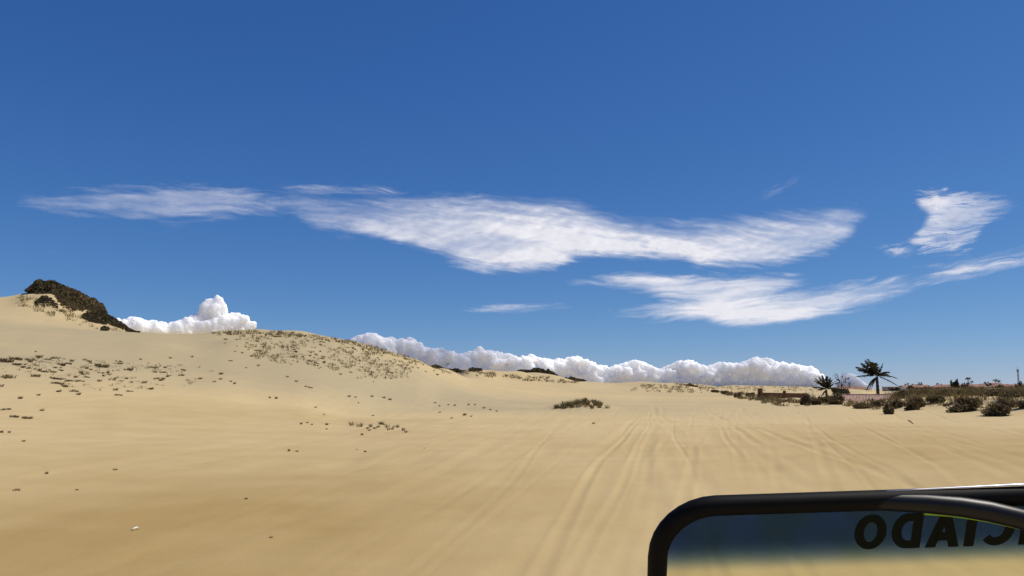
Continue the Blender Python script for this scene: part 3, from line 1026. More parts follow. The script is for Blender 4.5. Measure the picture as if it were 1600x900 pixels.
for (px, py, w, lab) in [(157, 573, 20, 'dark grey-green clump with a pale tuft beside it, highest big clump on the slope'),
                         (202, 579, 18, 'isolated dark brown oval clump, roundest on the slope under the hill'),
                         (9, 590, 20, 'long dark clump at the edge of the slope below the hill'),
                         (14, 640, 10, 'spiky brown-green tuft standing above a zigzag of creeping grass'),
                         (25, 652, 15, 'left half of the zigzag line of creeping grass low on the slope'),
                         (41, 654, 14, 'right half of the zigzag line of creeping grass low on the slope'),
                         (3, 641, 12, 'short dark tuft cut by the edge of the view beside the spiky tuft'),
                         (66, 642, 9, 'lone dark tuft with pale blades to the side of the zigzag creeping grass'),
                         (7, 676, 15, 'dark red-brown sprawling tuft below the zigzag creeping grass'),
                         (37, 690, 7, 'tiny flat tuft on bare grey sand under the red-brown tuft'),
                         (73, 740, 8, 'small grey tuft alone on the pale foreground sand, upper of two'),
                         (28, 767, 10, 'small flat tuft alone on the foreground sand, lower of two')]:
    p = hit(px, py)
    s = w * math.hypot(p.x, p.y) / F
    mesh = MAT[n_tufts % 5] if w > 9 else TUFT[n_tufts % 6]
    base = 1.35 if w > 9 else 0.9
    k = s / base
    place_tuft(mesh, p, max(0.12, min(1.2, k)), 0.2, lab, None, max(1.0, k / 1.2))
    n_tufts += 1
# tufts strung over the lower bench of sand
BENCH = [(422, 622, 7, 0), (432, 623, 9, 0), (470, 663, 8, 0), (480, 661, 6, 0), (487, 664, 6, 0), (510, 664, 8, 0), (510, 671, 5, 0), (566, 680, 9, 0), (493, 637, 6, 0), (506, 648, 5, 0), (583, 650, 6, 0),
         (452, 705, 9, 0), (464, 706, 7, 0), (571, 706, 6, 0), (558, 703, 4, 0), (581, 620, 8, 0), (600, 622, 8, 0), (609, 625, 8, 0), (545, 620, 7, 0), (555, 621, 6, 0), (560, 630, 5, 0), (680, 630, 6, 0), (687, 635, 6, 0), (710, 634, 7, 0), (700, 633, 6, 0), (732, 633, 7, 0), (742, 633, 6, 0), (756, 638, 7, 0), (766, 641, 7, 0), (776, 643, 6, 0), (687, 645, 6, 0), (726, 649, 10, 0), (736, 651, 6, 0), (706, 654, 7, 0), (927, 662, 6, 0), (663, 701, 4, 0), (180, 735, 8, 0), (120, 766, 6, 0), (385, 780, 4, 0), (423, 841, 5, 0)]
for (px, py, w, _) in BENCH:
    p = hit(px, py)
    s = w * math.hypot(p.x, p.y) / F
    place_tuft(TUFT[int(rng.integers(6))], p, max(0.08, min(0.8, s / 0.9)), rng.random() * 6.28,
               ('tiny tuft on bare sand ' if w < 7 else 'little tuft on bare sand ') + ('far before the ragged grass row' if px < 440 and py < 700 else 'just to the side of the ragged grass row' if px < 530 and py < 690 else 'nearest the riders, below the ragged row' if py > 690 else 'above the ragged grass row' if px < 640 else 'between the ragged row and the lone mound'), 'tiny tufts on the bare lower sand')
    n_tufts += 1
ROWT = [(550, 665, 12, 'R'), (562, 667, 14, 'R'), (579, 667, 9, 'R'), (574, 670, 6, 'T'), (577, 673, 4, 'T'), (596, 663, 10, 'T'), (591, 668, 8, 'T'), (605, 668, 10, 'R'), (607, 672, 8, 'R'), (613, 671, 7, 'T'), (615, 668, 6, 'R'), (621, 668, 9, 'R'), (586, 670, 6, 'T'), (631, 673, 10, 'R'), (634, 676, 6, 'T'), (600, 664, 6, 'T')]
for (px, py, w, t) in ROWT:
    p = hit(px, py)
    s = w * math.hypot(p.x, p.y) / F
    place_tuft((REED if t == 'R' else TUFT)[int(rng.integers(5))], p, max(0.25, min(1.0, s / 0.75)), rng.random() * 6.28,
               'olive tuft ' + ('heading the short ragged row' if px < 575 else 'in the sparse middle of the short ragged row' if px < 598 else 'in the thick part of the short ragged row' if px < 626 else 'ending the short ragged row') + (', upright' if t == 'R' else ', low'), 'grass tufts in the ragged row on the flat sand')
    n_tufts += 1
# the grassy mound in the middle of the plain
for k in range(62):
    u = rng.random()
    px = 868 + 74 * u
    top = np.interp(px, [866, 880, 900, 920, 932, 944], [637, 634, 629, 627, 629, 637])
    bot = 638.5
    t = rng.random() ** 1.7
    q = hit(px, top + (bot - top) * t)
    if q is None or math.hypot(q.x, q.y) > 75:
        q = at_range(px, 66.5)
    place_tuft(REED[int(rng.integers(5))], q, 0.5 + 0.5 * rng.random() * (1 - 0.5 * t), rng.random() * 6.28,
               'olive tuft ' + ('at the low trailing end' if px < 888 else 'on the rising back' if px < 905 else 'on the top' if px < 926 else 'on the steep end') + (', crest' if t < 0.35 else ', flank') + ' of the lone mound', 'grass tufts on the lone mound')
    n_tufts += 1
place_tuft(REED[1], hit(949, 638), 0.75, 0.3, 'single spiky grass tuft standing just apart from the lone grassy mound', None)
n_tufts += 1
# the tufted dune crest
CREST = [(345, 519), (400, 517), (470, 521), (550, 533), (600, 546), (650, 563), (690, 577)]
dense = [(372, 522), (400, 519), (470, 523), (550, 535), (600, 548), (645, 563), (690, 579), (680, 582), (640, 590), (560, 600), (480, 575), (430, 568), (385, 545)]


def dune_label(px, py, big, lim):
    crest = np.interp(px, [345, 400, 470, 550, 600, 650, 690], [519, 517, 521, 533, 546, 563, 577])
    zone = ['at the start of the rise', 'under the rounded top', 'on the broad upper dune', 'midway down the long fall', 'on the falling shoulder', 'by the low far end'][int(np.clip((px - 345) / 58, 0, 5))]
    level = 'near the skyline' if py - crest < 10 else 'high' if py - crest < 24 else 'halfway up' if py < lim else 'on bare sand'
    return ('spreading' if big else 'small') + ' dry tuft ' + level + ' ' + zone + ' of the tufted dune'


placed = 0
tries = 0
while placed < 140 and tries < 6000:
    tries += 1
    px, py = rand_in([(345, 521), (400, 519), (470, 523), (550, 535), (600, 548), (645, 563), (690, 579), (690, 586), (640, 600), (560, 612), (440, 605), (350, 600)])
    lim = np.interp(px, [345, 400, 470, 550, 620, 690], [540, 565, 570, 592, 592, 584])
    pr = 1.0 if py < lim else 0.13
    pr *= 0.35 + 0.65 * (noise2(px / 22, py / 12, 61) > -0.15)
    if rng.random() > pr:
        continue
    p = hit(px, py)
    if p is None or math.hypot(p.x, p.y) > 125:
        continue
    w = 2.6 + 4.6 * rng.random() ** 2
    if py > lim: w *= 0.85
    s = w * math.hypot(p.x, p.y) / F
    big = w > 5.2
    place_tuft((MAT if big else REED if rng.random() < 0.5 else TUFT)[int(rng.integers(5))], p, min(1.1, s / (1.1 if big else 0.6)), rng.normal() * 0.5,
               dune_label(px, py, big, lim), 'dry grass tufts on the tufted dune')
    placed += 1
print('tufts', n_tufts, placed)


# ------------------------------------------------------------------ growth nobody would count
def scatter(label, poly, n, mat, hmin, hmax, rad, w, nb, seed, rmax=700, clump=None):
    """many small tufts in one object; sizes are fractions of a thousandth of their distance, so far growth is taller scrub"""
    V, Fc = [], []
    g = np.random.default_rng(seed)
    made = 0; tries = 0
    while made < n and tries < n * 6:
        tries += 1
        px, py = rand_in(poly)
        if clump is not None and noise2(px / clump[0], py / clump[1], seed) < clump[2]:
            continue
        p = hit(px, py)
        if p is None or math.hypot(p.x, p.y) > rmax:
            continue
        k = (0.5 + 0.9 * g.random() ** 1.5) * math.hypot(p.x, p.y) / F
        v, f = blades(nb, rad * k, hmin * k, hmax * k, w * k, 0.7, (-0.2, 0), int(g.integers(1e6)), 0.8)
        o = len(V)
        V += [(a + p.x, b + p.y, c + p.z) for a, b, c in v]
        Fc += [tuple(i + o for i in q) for q in f]
        made += 1
    o = obj('dune_grass', mesh_from('dune_grass', V, Fc), mat)
    return tag(o, label, None, None, 'stuff')


scatter('fringe of short dry grass along the crest of the tufted dune',
        [(330, 520.5), (400, 517.0), (470, 521), (550, 533), (600, 546), (650, 562.5), (690, 577), (690, 580), (640, 564), (600, 552), (550, 539), (470, 526.5), (400, 522.5), (340, 525)], 330, M['grass'], 1.5, 4.2, 2.6, 0.5, 9, 3)
scatter('faint specks of dry grass between the tufts of the tufted dune',
        [(370, 524), (400, 521), (470, 525), (550, 537), (600, 550), (645, 565), (690, 582), (680, 584), (630, 592), (560, 592), (470, 572), (400, 562)], 800, M['grass'], 1.4, 3.6, 2.6, 0.5, 7, 12, clump=(18, 9, -0.2))
scatter('faint specks of dry grass between the mats on the slope under the hill',
        [(0, 555), (60, 556), (120, 562), (210, 566), (300, 572), (345, 580), (340, 598), (250, 606), (200, 612), (110, 612), (60, 585), (0, 582)], 300, M['grass'], 0.8, 2.6, 2.4, 0.5, 7, 14, clump=(20, 9, -0.05))
scatter('speckled grass on the far low dune before the dark scrub',
        [(690, 578.5), (740, 580.5), (800, 586), (860, 590), (905, 595), (910, 600), (860, 598), (800, 594), (740, 588), (690, 583)], 260, M['grass'], 1.2, 3.4, 2.0, 0.55, 7, 4, clump=(10, 4, -0.2))
scatter('speckled grass on the far knoll past the middle of the plain',
        [(985, 610.5), (1000, 601), (1060, 600), (1100, 602), (1120, 607), (1100, 614), (1050, 614)], 300, M['grass'], 1.0, 2.8, 2.0, 0.5, 6, 5, clump=(9, 4, -0.35))
scatter('speckled grass on the far pale dune behind the brick wall',
        [(1090, 602.5), (1150, 603), (1250, 605), (1290, 607.5), (1290, 612), (1200, 612), (1110, 608)], 170, M['grass'], 0.8, 2.2, 2.2, 0.5, 6, 6)
scatter('pale scrubby grass on the slope below the hill thicket',
        [(22, 466), (45, 462), (70, 472), (95, 484), (135, 496), (165, 508), (200, 519), (150, 515), (100, 502), (60, 488), (25, 476)], 170, M['yellow'], 1.5, 4.5, 3.0, 0.5, 8, 7, clump=(10, 5, -0.2))
scatter('olive ground growth trailing from the far plain to the brick wall',
        [(1104, 609), (1130, 611), (1180, 616), (1230, 622), (1262, 626), (1262, 635), (1225, 636), (1180, 628), (1140, 620), (1110, 615)], 330, M['olive'], 2.0, 5.5, 3.5, 0.6, 10, 8, rmax=200, clump=(12, 4, -0.2))
scatter('brown ground growth under the palms', [(1262, 622), (1320, 624), (1390, 625), (1400, 634), (1385, 641), (1350, 639), (1310, 634), (1262, 633)], 230, M['brown'], 2.0, 5.5, 3.5, 0.6, 10, 9, rmax=200, clump=(12, 4, -0.15))
scatter('mixed dry growth covering the top of the sandy bank before the town',
        [(1385, 620), (1430, 612), (1500, 609.5), (1602, 609), (1640, 611), (1640, 622), (1600, 619), (1560, 620), (1530, 618), (1470, 621), (1430, 620), (1395, 626)], 700, M['olive'], 3.0, 8.0, 4.5, 0.6, 13, 10, rmax=250)
scatter('olive growth patched over the front of the sandy bank',
        [(1385, 626), (1430, 620), (1500, 618), (1602, 618), (1640, 634), (1600, 632), (1560, 634), (1530, 630), (1470, 634), (1430, 630), (1395, 638)], 120, M['brown'], 2.5, 7.5, 4.5, 0.6, 13, 13, rmax=250, clump=(16, 5, -0.2))
scatter('yellow grass among the shrubs of the sandy bank',
        [(1385, 622), (1430, 616), (1500, 612), (1602, 612), (1602, 634), (1560, 640), (1530, 632), (1470, 637), (1430, 634), (1395, 640)], 190, M['yellow'], 2.0, 7.0, 3.0, 0.45, 10, 11, rmax=200)

# ------------------------------------------------------------------ the thicket on the hill
def thicket(label, top, bot, r0, depth, n, leaf, mat, seed):
    g = np.random.default_rng(seed)
    tx, ty = zip(*top); bx, by = zip(*bot)
    x0, x1 = max(tx[0], bx[0]), min(tx[-1], bx[-1])
    px = x0 + (x1 - x0) * g.random(n)
    T, B = np.interp(px, tx, ty), np.interp(px, bx, by)
    T = T + np.minimum(1.5, 0.14 * (B - T)) * fbm2(px / 7, px * 0 + seed, 2, seed) + 0.6
    dp = g.uniform(-1, 1, n)
    lim = np.sqrt(1 - dp * dp * 0.8)
    t = g.random(n) ** 0.8
    py = B - (B - T) * t * lim
    # points seen against the slope sit on it; points above the crest stand up behind it
    x, y, z = ray(px, py)
    nn = np.hypot(x, y)
    az = np.arctan2(x, y)
    r = r0 + dp * depth
    done = np.zeros(n, bool)
    for q in np.linspace(r0 - 40, r0 + 30, 141):
        under = (~done) & (base_h(az, np.full(n, q)) >= H + q * z / nn)
        r[under] = q - 0.15 - 0.5 * depth * g.random(under.sum()) * 0.6
        done |= under
    P = np.stack([r * x / nn, r * y / nn, H + r * z / nn], 1)
    gz = height(P[:, 0], P[:, 1])
    P[:, 2] = np.maximum(P[:, 2], gz + 0.05)
    c = P.mean(0); c[2] = float(height(c[0], c[1])[0])
    V, Q = leaf_quads(P - c, leaf, g)
    root = empty('thicket', c)
    obj('foliage', mesh_from('foliage', V, Q), mat, root)
    mb = MB()
    for k in range(14):
        q = P[int(g.integers(n))]
        gx, gy = q[0] * 0.995 + g.normal() * 0.2, q[1] * 0.995
        b = Vector((gx, gy, float(height(gx, gy)[0]) - 0.1)) - Vector(c)
        e = Vector(q) - Vector(c)
        mb.tube([b, (b + e) / 2 + Vector((0.1, 0, 0.1)), e], [0.09, 0.06, 0.02], 5)
    mb.build('branches', M['bark'], root)
    return tag(root, label, 'thicket')


thicket('tall dark end of the dense thicket crowning the hill at its summit', [(40, 453), (50, 446), (56, 439), (62, 437), (84, 438), (95, 443), (106, 449)], [(40, 454), (52, 461), (66, 467), (78, 470), (90, 476), (106, 482)], 139, 3.0, 11000, 0.24, M['dark'], 5)
thicket('broad olive middle of the thicket running down the hill crest', [(82, 450), (96, 446), (110, 449), (130, 458), (150, 468), (163, 478), (167, 488)], [(82, 473), (95, 483), (110, 488), (135, 491), (150, 496), (167, 501)], 138, 3.5, 15000, 0.24, M['olive'], 6)
thicket('thin dark tail of the thicket reaching down to the foot of the hill', [(150, 484), (165, 487), (185, 501), (200, 511), (217, 520)], [(150, 497), (165, 504), (180, 511), (200, 517), (217, 521)], 133, 2.5, 7500, 0.22, M['dark'], 7)
thicket('separate dark bush lying on the hillside below the main thicket', [(54, 478), (64, 475), (74, 476), (90, 482)], [(54, 480), (66, 481), (80, 482), (90, 485)], 133, 1.0, 700, 0.20, M['dark'], 8)
thicket('rounded dark bush at the lower edge of the hill thicket', [(128, 494), (140, 491), (156, 494), (166, 500)], [(128, 497), (140, 503), (152, 506), (166, 508)], 131.5, 1.2, 1500, 0.24, M['dark'], 9)
thicket('little bush at the very foot of the hill below the thicket', [(158, 514), (163, 511), (170, 514)], [(158, 517), (163, 518), (170, 517)], 126, 0.6, 300, 0.22, M['dark'], 10)
# dark scrub on the far skyline
thicket('low dark scrub where the tufted dune meets the far dune', [(674, 572), (682, 569), (690, 574), (700, 577), (706, 577)], [(674, 575), (690, 578), (706, 580)], 190, 2.5, 1100, 0.45, M['dark'], 11)
thicket('long flat dark scrub line on the far dune skyline', [(700, 577), (712, 576), (722, 579), (735, 578), (745, 576), (753, 578)], [(700, 580), (722, 581), (753, 581)], 200, 2.5, 1400, 0.45, M['dark'], 12)
thicket('low flank of the three-humped dark scrub on the far dune', [(804, 583), (812, 578), (820, 577), (830, 580)], [(804, 585), (815, 586), (830, 586)], 216, 3, 1100, 0.5, M['dark'], 13)
thicket('tallest middle hump of the three-humped dark scrub on the far dune', [(826, 581), (833, 575), (841, 574), (850, 578), (858, 583)], [(826, 586), (840, 587), (858, 588)], 217, 3, 1500, 0.5, M['dark'], 14)
thicket('pointed last hump of the three-humped dark scrub on the far dune', [(850, 583), (857, 576), (862, 579), (868, 585), (871, 587)], [(850, 587), (860, 588), (871, 588)], 218, 3, 1000, 0.5, M['dark'], 15)
thicket('small dark scrub clump past the three-humped scrub', [(884, 593), (891, 588), (900, 591), (915, 594)], [(884, 596), (900, 596), (915, 596)], 231, 2.5, 900, 0.45, M['dark'], 16)
thicket('tiny dark scrub on the crest of the far knoll', [(1068, 602), (1078, 600), (1090, 603)], [(1068, 604), (1078, 605), (1090, 605)], 246, 2, 500, 0.45, M['dark'], 17)

# ------------------------------------------------------------------ shrubs of the bank on the right
SHRUBS = [
    # px, foot row, width px, height px, material, pale twigs, lean, label
    (1152, 621, 13, 9, 'olive', 0, 0, 'small dark shrub at the near edge of growth short of the brick wall'),
    (1116, 613, 12, 5, 'olive', 0, 0, 'first low shrub where growth begins on the far plain'),
    (1133, 616, 13, 6, 'olive', 0, 0, 'low olive shrub in the middle of the trailing growth before the wall'),
    (1172, 619, 14, 6, 'brown', 0, 0, 'brown shrub just before the pillar of the brick wall'),
    (1268, 633, 25, 20, 'olive', 9, 0, 'upright dark shrub hiding the end of the brick wall'),
    (1287, 630, 16, 14, 'brown', 4, 0, 'brown shrub at the foot of the small palm'),
    (1305, 632, 26, 18, 'brown', 0, 0, 'brown spreading shrub under the bare sapling'),
    (1312, 617, 26, 12, 'dark', 0, 0, 'dark bush around the base of the bare sapling'),
    (1343, 638, 26, 8, 'brown', 0, 0, 'low brown shrub in front of the tiled hut'),
    (1371, 636, 26, 12, 'brown', 3, 0, 'brown shrub beside the wooden post'),
    (1387, 647, 17, 19, 'olive', 2, -0.2, 'dark shrub nearest the tracks below the wooden post'),
    (1402, 637, 18, 16, 'olive', 2, 0.1, 'dark shrub up the bank behind the shrub nearest the tracks'),
    (1412, 622, 24, 12, 'olive', 0, 0, 'dark shrub on the bank top just past the tall palm'),
    (1434, 640, 27, 19, 'olive', 8, 0.2, 'wedge-shaped olive shrub with sand trailing behind, smallest of three on the bank front'),
    (1441, 618, 38, 9, 'brown', 0, 0, 'wide brown bush on the bank top above the smallest wedge shrub'),
    (1462, 630, 28, 12, 'olive', 5, 0, 'sparse olive shrub between two wedge-shaped shrubs'),
    (1478, 617, 34, 9, 'olive', 0, 0, 'dark bush on the bank top between brown and yellowish bushes'),
    (1508, 643, 40, 22, 'olive', 16, 0.25, 'large wedge-shaped dark shrub with pale twigs, middle of three on the bank front'),
    (1512, 617, 40, 10, 'yellow', 18, 0, 'tall dry yellowish bush behind the middle wedge-shaped shrub'),
    (1560, 649, 44, 24, 'olive', 14, 0.25, 'large wedge-shaped dark shrub with pale twigs closest to the edge of the view'),
    (1547, 619, 32, 9, 'olive', 0, 0, 'olive bush behind the gap of the two large wedge shrubs'),
    (1583, 620, 34, 10, 'brown', 6, 0, 'brown bush on the bank below the steel mast'),
    (1601, 637, 22, 13, 'olive', 3, 0, 'olive shrub cut by the edge of the view below the mast'),
    (1481, 634, 12, 6, 'olive', 0, 0, 'tiny sparse shrub on bare sand between the wedge shrubs'),
]
for i, (px, py, w, h, mt, tw, ln, lab) in enumerate(SHRUBS):
    p = hit(px, py)
    r = math.hypot(p.x, p.y)
    u = r / F
    nl = int(min(2600, 260 + w * h * 3.4))
    o = make_shrub('shrub', w * u / 2 * 1.0, w * u / 2 * 0.9, h * u * 0.76, max(9, int(w * 0.5)), nl, 0.9 * u * (2.2 if w > 20 else 1.8), 200 + i, M[mt], tw + int(w / 5), ln, p)
    if 'wedge-shaped' in lab and 'between' not in lab and 'behind the' not in lab:
        o.rotation_euler = (0, -0.48, 0)      # they grow up the windward side of their own little dunes
    tag(o, lab, 'shrub', 'shrubs on the sandy bank and by the wall')

# ------------------------------------------------------------------ palms
def frond_mesh(pts, width, seed, droop=0.55, nleaf=26, gap=0.12):
    """pts: rachis in local space; leaflets hang from both sides of it"""
    g = np.random.default_rng(seed)
    pts = [Vector(p) for p in pts]
    # resample a smooth curve
    n = 18
    P = []
    a, b, c = pts
    for k in range(n + 1):
        t = k / n
        P.append(a * (1 - t) ** 2 + b * 2 * t * (1 - t) + c * t * t)
    mb = MB()
    mb.tube(P, [0.045 * (1 - 0.85 * k / n) for k in range(n + 1)], 5)
    for k in range(nleaf):
        t = gap + (1 - gap) * (k + 0.5) / nleaf
        f = t * n; i = min(int(f), n - 1)
        p = P[i].lerp(P[i + 1], f - i); d = (P[i + 1] - P[i]).normalized()
        side = d.cross(Vector((0, 0, 1)))
        side = side.normalized() if side.length > 0.05 else Vector((0, 1, 0))
        L = width * (0.45 + 0.75 * math.sin(math.pi * min(1, 0.15 + t * 0.85)))
        for s in (-1, 1):
            q = (d * (0.55 + 0.2 * g.random()) + side * s * (0.65 + 0.2 * g.random()) - Vector((0, 0, droop * (0.6 + 0.8 * g.random())))).normalized()
            e = p + q * L * (0.8 + 0.35 * g.random()) - Vector((0, 0, droop * L * 0.25))
            m = p.lerp(e, 0.5) + Vector((0, 0, 0.08 * L))
            wv = d * 0.046
            mb.add([p - wv, p + wv, m + wv * 1.1, m - wv * 1.1, e], [(0, 1, 2, 3), (3, 2, 4)])
    return mb


def palm(label, r, base_px, base_py, hub_px, hub_py, tips, trunk_r, width, dead, seed, leafmat):
    u = r / F
    base = at_range(base_px, r)
    hub = px_point(hub_px, hub_py, r) - base
    root = empty('palm_tree', base)
    g = np.random.default_rng(seed)
    mb = MB()
    pts, rad = [], []
    for k in range(13):
        t = k / 12
        pts.append(Vector((hub.x * t * t, hub.y * t, hub.z * t - 0.2 * (1 - t))))
        rad.append(trunk_r * (1.25 - 0.45 * t) * (1.08 if k % 2 else 0.94))
    mb.tube(pts, rad, 9)
    mb.build('trunk', M['bark'], root, True)
    for i, (tx, ty, arch, dep, lw) in enumerate(tips):
        tip = px_point(tx, ty, r + dep) - base
        a = hub + Vector((0, 0, 0.1))
        mid = (a + tip) / 2 + Vector((0, 0, arch * (tip - a).length))
        frond_mesh([a, mid, tip], width * lw, seed + i, 0.55, 27).build('frond', leafmat, root)
    for i, (tx, ty, dep) in enumerate(dead):
        tip = px_point(tx, ty, r + dep) - base
        a = hub - Vector((0, 0, 0.15))
        mid = Vector((a.x * 0.35 + tip.x * 0.65, (a.y + tip.y) / 2, a.z * 0.85 + tip.z * 0.15))
        f = frond_mesh([a, mid, tip], width * 0.6, seed + 50 + i, 0.9, 16).build('dead_frond', M['dead_frond'], root)
        f['label'] = 'withered brown frond hanging by the trunk'
    return tag(root, label, 'palm tree', 'palms on the bank')


palm('tall wind-blown palm with fronds swept to one side and a brown skirt of dead fronds', 128, 1371.5, 621, 1370, 588,
     [(1337, 588.5, .10, -0.6, .45), (1338, 573, .12, 0.8, .95), (1341, 577, .14, -1.0, .9), (1346, 567, .14, .4, 1.0), (1353, 563, .10, -.6, 1.0), (1357, 561, .06, .5, 1.0), (1363, 566, .05, -.8, .9), (1368, 567, .0, .9, .8),
      (1350, 572, .12, 1.2, .9), (1379, 568, -.04, .3, .5), (1389.5, 581, .24, -.4, .65), (1388, 585, .2, .9, .6), (1402.5, 591, .16, .2, .42), (1405, 604, .10, -.6, .36)],
     0.21, 0.80, [(1353, 611, -.6), (1357, 612, .5), (1361, 611, -.2), (1355, 607, .8)], 300, M['frond'])
palm('small squat palm with stiff radiating fronds beside the bare sapling', 122, 1291, 622, 1291, 608.5,
     [(1269, 605, .10, -.3, .5), (1272, 595, .22, .5, .6), (1274, 591.5, .16, -.5, .6), (1280, 588, .10, .4, .65), (1285, 586.5, .05, -.4, .65), (1292, 588, 0, .6, .75), (1297, 590, .02, -.5, .6), (1300, 593, .08, .3, .6), (1301, 600, .15, -.5, .55), (1306, 606, .14, .4, .5), (1277, 609, .1, -.9, .5)],
     0.17, 0.58, [(1284, 618, -.3)], 340, M['frond'])


def sapling():
    r = 126
    base = at_range(1315, r)
    root = empty('bare_sapling', base)
    g = np.random.default_rng(8)
    P = lambda a, b, d=0.0: px_point(a, b, r + d) - base
    t = MB()
    t.tube([P(1315, 622), P(1315.5, 610), P(1315, 600), P(1314, 590)], [0.10, 0.07, 0.045, 0.015], 6)
    t.build('trunk', M['darktwig'], root)
    leaves = []
    for (x0, y0, x1, y1, x2, y2, d) in [(1315, 612, 1309, 602, 1305, 584, .3), (1315, 610, 1306, 604, 1301, 597, -.4), (1315.3, 606, 1319, 598, 1321, 590, .5), (1315.4, 611, 1322, 606, 1330, 600, -.3), (1315, 604, 1312, 596, 1309, 587, -.6), (1315.3, 613, 1323, 611, 1328, 604, .6), (1315, 608, 1310, 600, 1313, 592, .2), (1315, 613, 1308, 610, 1304, 603, .6), (1315.2, 603, 1318, 596, 1316, 586, -.2)]:
        b = MB()
        a_, m_, e_ = P(x0, y0), P(x1, y1, d * .6), P(x2, y2, d)
        b.tube([a_, m_, e_], [0.045, 0.03, 0.01], 5)
        for k in range(7):
            t_ = 0.35 + 0.65 * g.random()
            q = a_.lerp(m_, t_ * 2) if t_ < .5 else m_.lerp(e_, t_ * 2 - 1)
            tip = q + Vector((g.normal() * .3, g.normal() * .3, .15 + .3 * g.random()))
            b.tube([q, tip], [0.014, 0.006], 4)
            for z in range(4):
                leaves.append(np.array(q.lerp(tip, 0.4 + 0.6 * g.random())) + g.normal(size=3) * 0.08)
        b.build('branch', M['darktwig'], root)
    V, Q = leaf_quads(np.array(leaves), 0.11, g)
    obj('foliage', mesh_from('foliage', V, Q), M['town_leaf'], root)
    tag(root, 'bare thin-branched sapling with few leaves standing between the two palms', 'tree')


sapling()

# ------------------------------------------------------------------ brick wall, post, hut
def brick_wall():
    """a low garden wall of bricks, half sunk in sand, with a pillar at its far end"""
    a, b = at_range(1188, 150), at_range(1262, 122)
    d = Vector((b.x - a.x, b.y - a.y, 0)); L = d.length
    root = empty('brick_wall', (a.x, a.y, min(a.z, b.z) - 0.4), math.atan2(d.y, d.x))
    top = px_point(1225, 613.8, 136).z - root.location.z
    h = top
    core = MB(); core.box((L / 2, 0, h / 2 - 0.03), (L, 0.16, h - 0.06)); core.build('wall_core', M['mortar'], root)
    bl, bh = 0.62, 0.22
    mb = MB(); mb.box((0, 0, 0), (bl - 0.03, 0.22, bh - 0.03))
    bm = mb.mesh('brick'); bm.materials.append(M['brick'])
    rows = int(h / bh)
    n = 0
    for rrow in range(max(0, rows - 6), rows):
        x = (bl / 2 if rrow % 2 else bl)
        while x < L - bl / 2 and n < 290:
            o = obj('brick', bm, None, root, (x, random.uniform(-0.008, 0.008), rrow * bh + bh / 2))
            x += bl; n += 1
    cp = MB(); cp.box((L / 2, 0, rows * bh + 0.035), (L, 0.28, 0.07)); cp.build('coping', M['brick'], root)
    pl = MB(); pl.box((-0.35, 0, h / 2 + 0.32), (0.7, 0.7, h + 0.64)); pl.box((-0.35, 0, h + 0.68), (0.84, 0.84, 0.08)); pl.build('pillar', M['brick'], root)
    st = MB(); st.box((0.75, 0, h / 2 + 0.12), (0.8, 0.3, h + 0.24)); st.build('stepped_end', M['brick'], root)
    kx = L * 0.56
    st = MB(); st.box((kx, 0, h / 2 + 0.12), (0.5, 0.40, h + 0.24)); st.box((kx, 0, h + 0.28), (0.34, 0.34, 0.1)); st.build('pier', M['brick'], root)
    tag(root, 'low dark brick wall with an end pillar, half buried in sand before the pale dune', 'wall')


brick_wall()


def hut():
    r = 112
    u = r / F
    cl, cr = at_range(1313, r), at_range(1392, r)
    base = Vector(((cl.x + cr.x) / 2, (cl.y + cr.y) / 2, min(cl.z, cr.z)))
    L = (cr - cl).length
    az = math.atan2(cr.y - cl.y, cr.x - cl.x)
    root = empty('tiled_hut', base, az)
    ze = px_point(1350, 628.5, r).z - base.z          # eaves
    zr = px_point(1350, 617.0, r + 2.6).z - base.z    # ridge
    D = 2.7
    w = MB(); w.box((0, D * 0.95, (ze + 0.0) / 2 - 0.5), (L - 0.5, 2 * D - 1.2, ze + 1.0)); w.build('wall', M['shadewall'], root)
    # roof: ribs of clay tiles down both slopes
    rf = MB()
    nrib = 34
    nrow = 9
    for sgn, y0 in ((1, -0.05), (-1, 2 * D - 0.05)):
        V, Fc = [], []
        per = nrib * 4 + 1
        for j in range(nrow * 2):
            row = (j + 1) // 2
            t = row / nrow
            lift = 0.035 if j % 2 else 0.0
            if j == nrow * 2 - 1: lift = 0.0
            for i in range(per):
                x = -L / 2 + L * i / (per - 1)
                q = (0.055, 0.02, -0.02, 0.02)[i % 4]
                y = y0 + sgn * D * t
                V.append((x, y, ze + (zr - ze) * t + q + lift + 0.02 * noise2(np.array([x * 0.7]), np.array([t * 3]), 4)[0]))
        for j in range(nrow * 2 - 1):
            for i in range(per - 1):
                a = j * per + i
                Fc.append((a, a + 1, a + per + 1, a + per))
        rf.add(V, Fc)
    rf.build('tiled_roof', M['rooftile'], root)
    rd = MB(); rd.tube([(-L / 2, D - 0.05, zr + 0.04), (0, D - 0.05, zr + 0.03), (L / 2, D - 0.05, zr + 0.05)], 0.09, 8); rd.build('ridge', M['rooftile'], root)
    tag(root, 'low hut with a faded pink clay tile roof sunk behind brush under the palms', 'building')


hut()

post = MB()
pb = at_range(1362, 96)
ptop = px_point(1362.5, 622, 96).z - pb.z
post.tube([(0, 0, -0.3), (0.02, 0, ptop * 0.5), (0.05, 0.02, ptop)], [0.085, 0.08, 0.07], 8)
tag(post.build('wooden_post', M['wood'], None, False, pb), 'weathered wooden post standing in the brush below the tall palm', 'post')

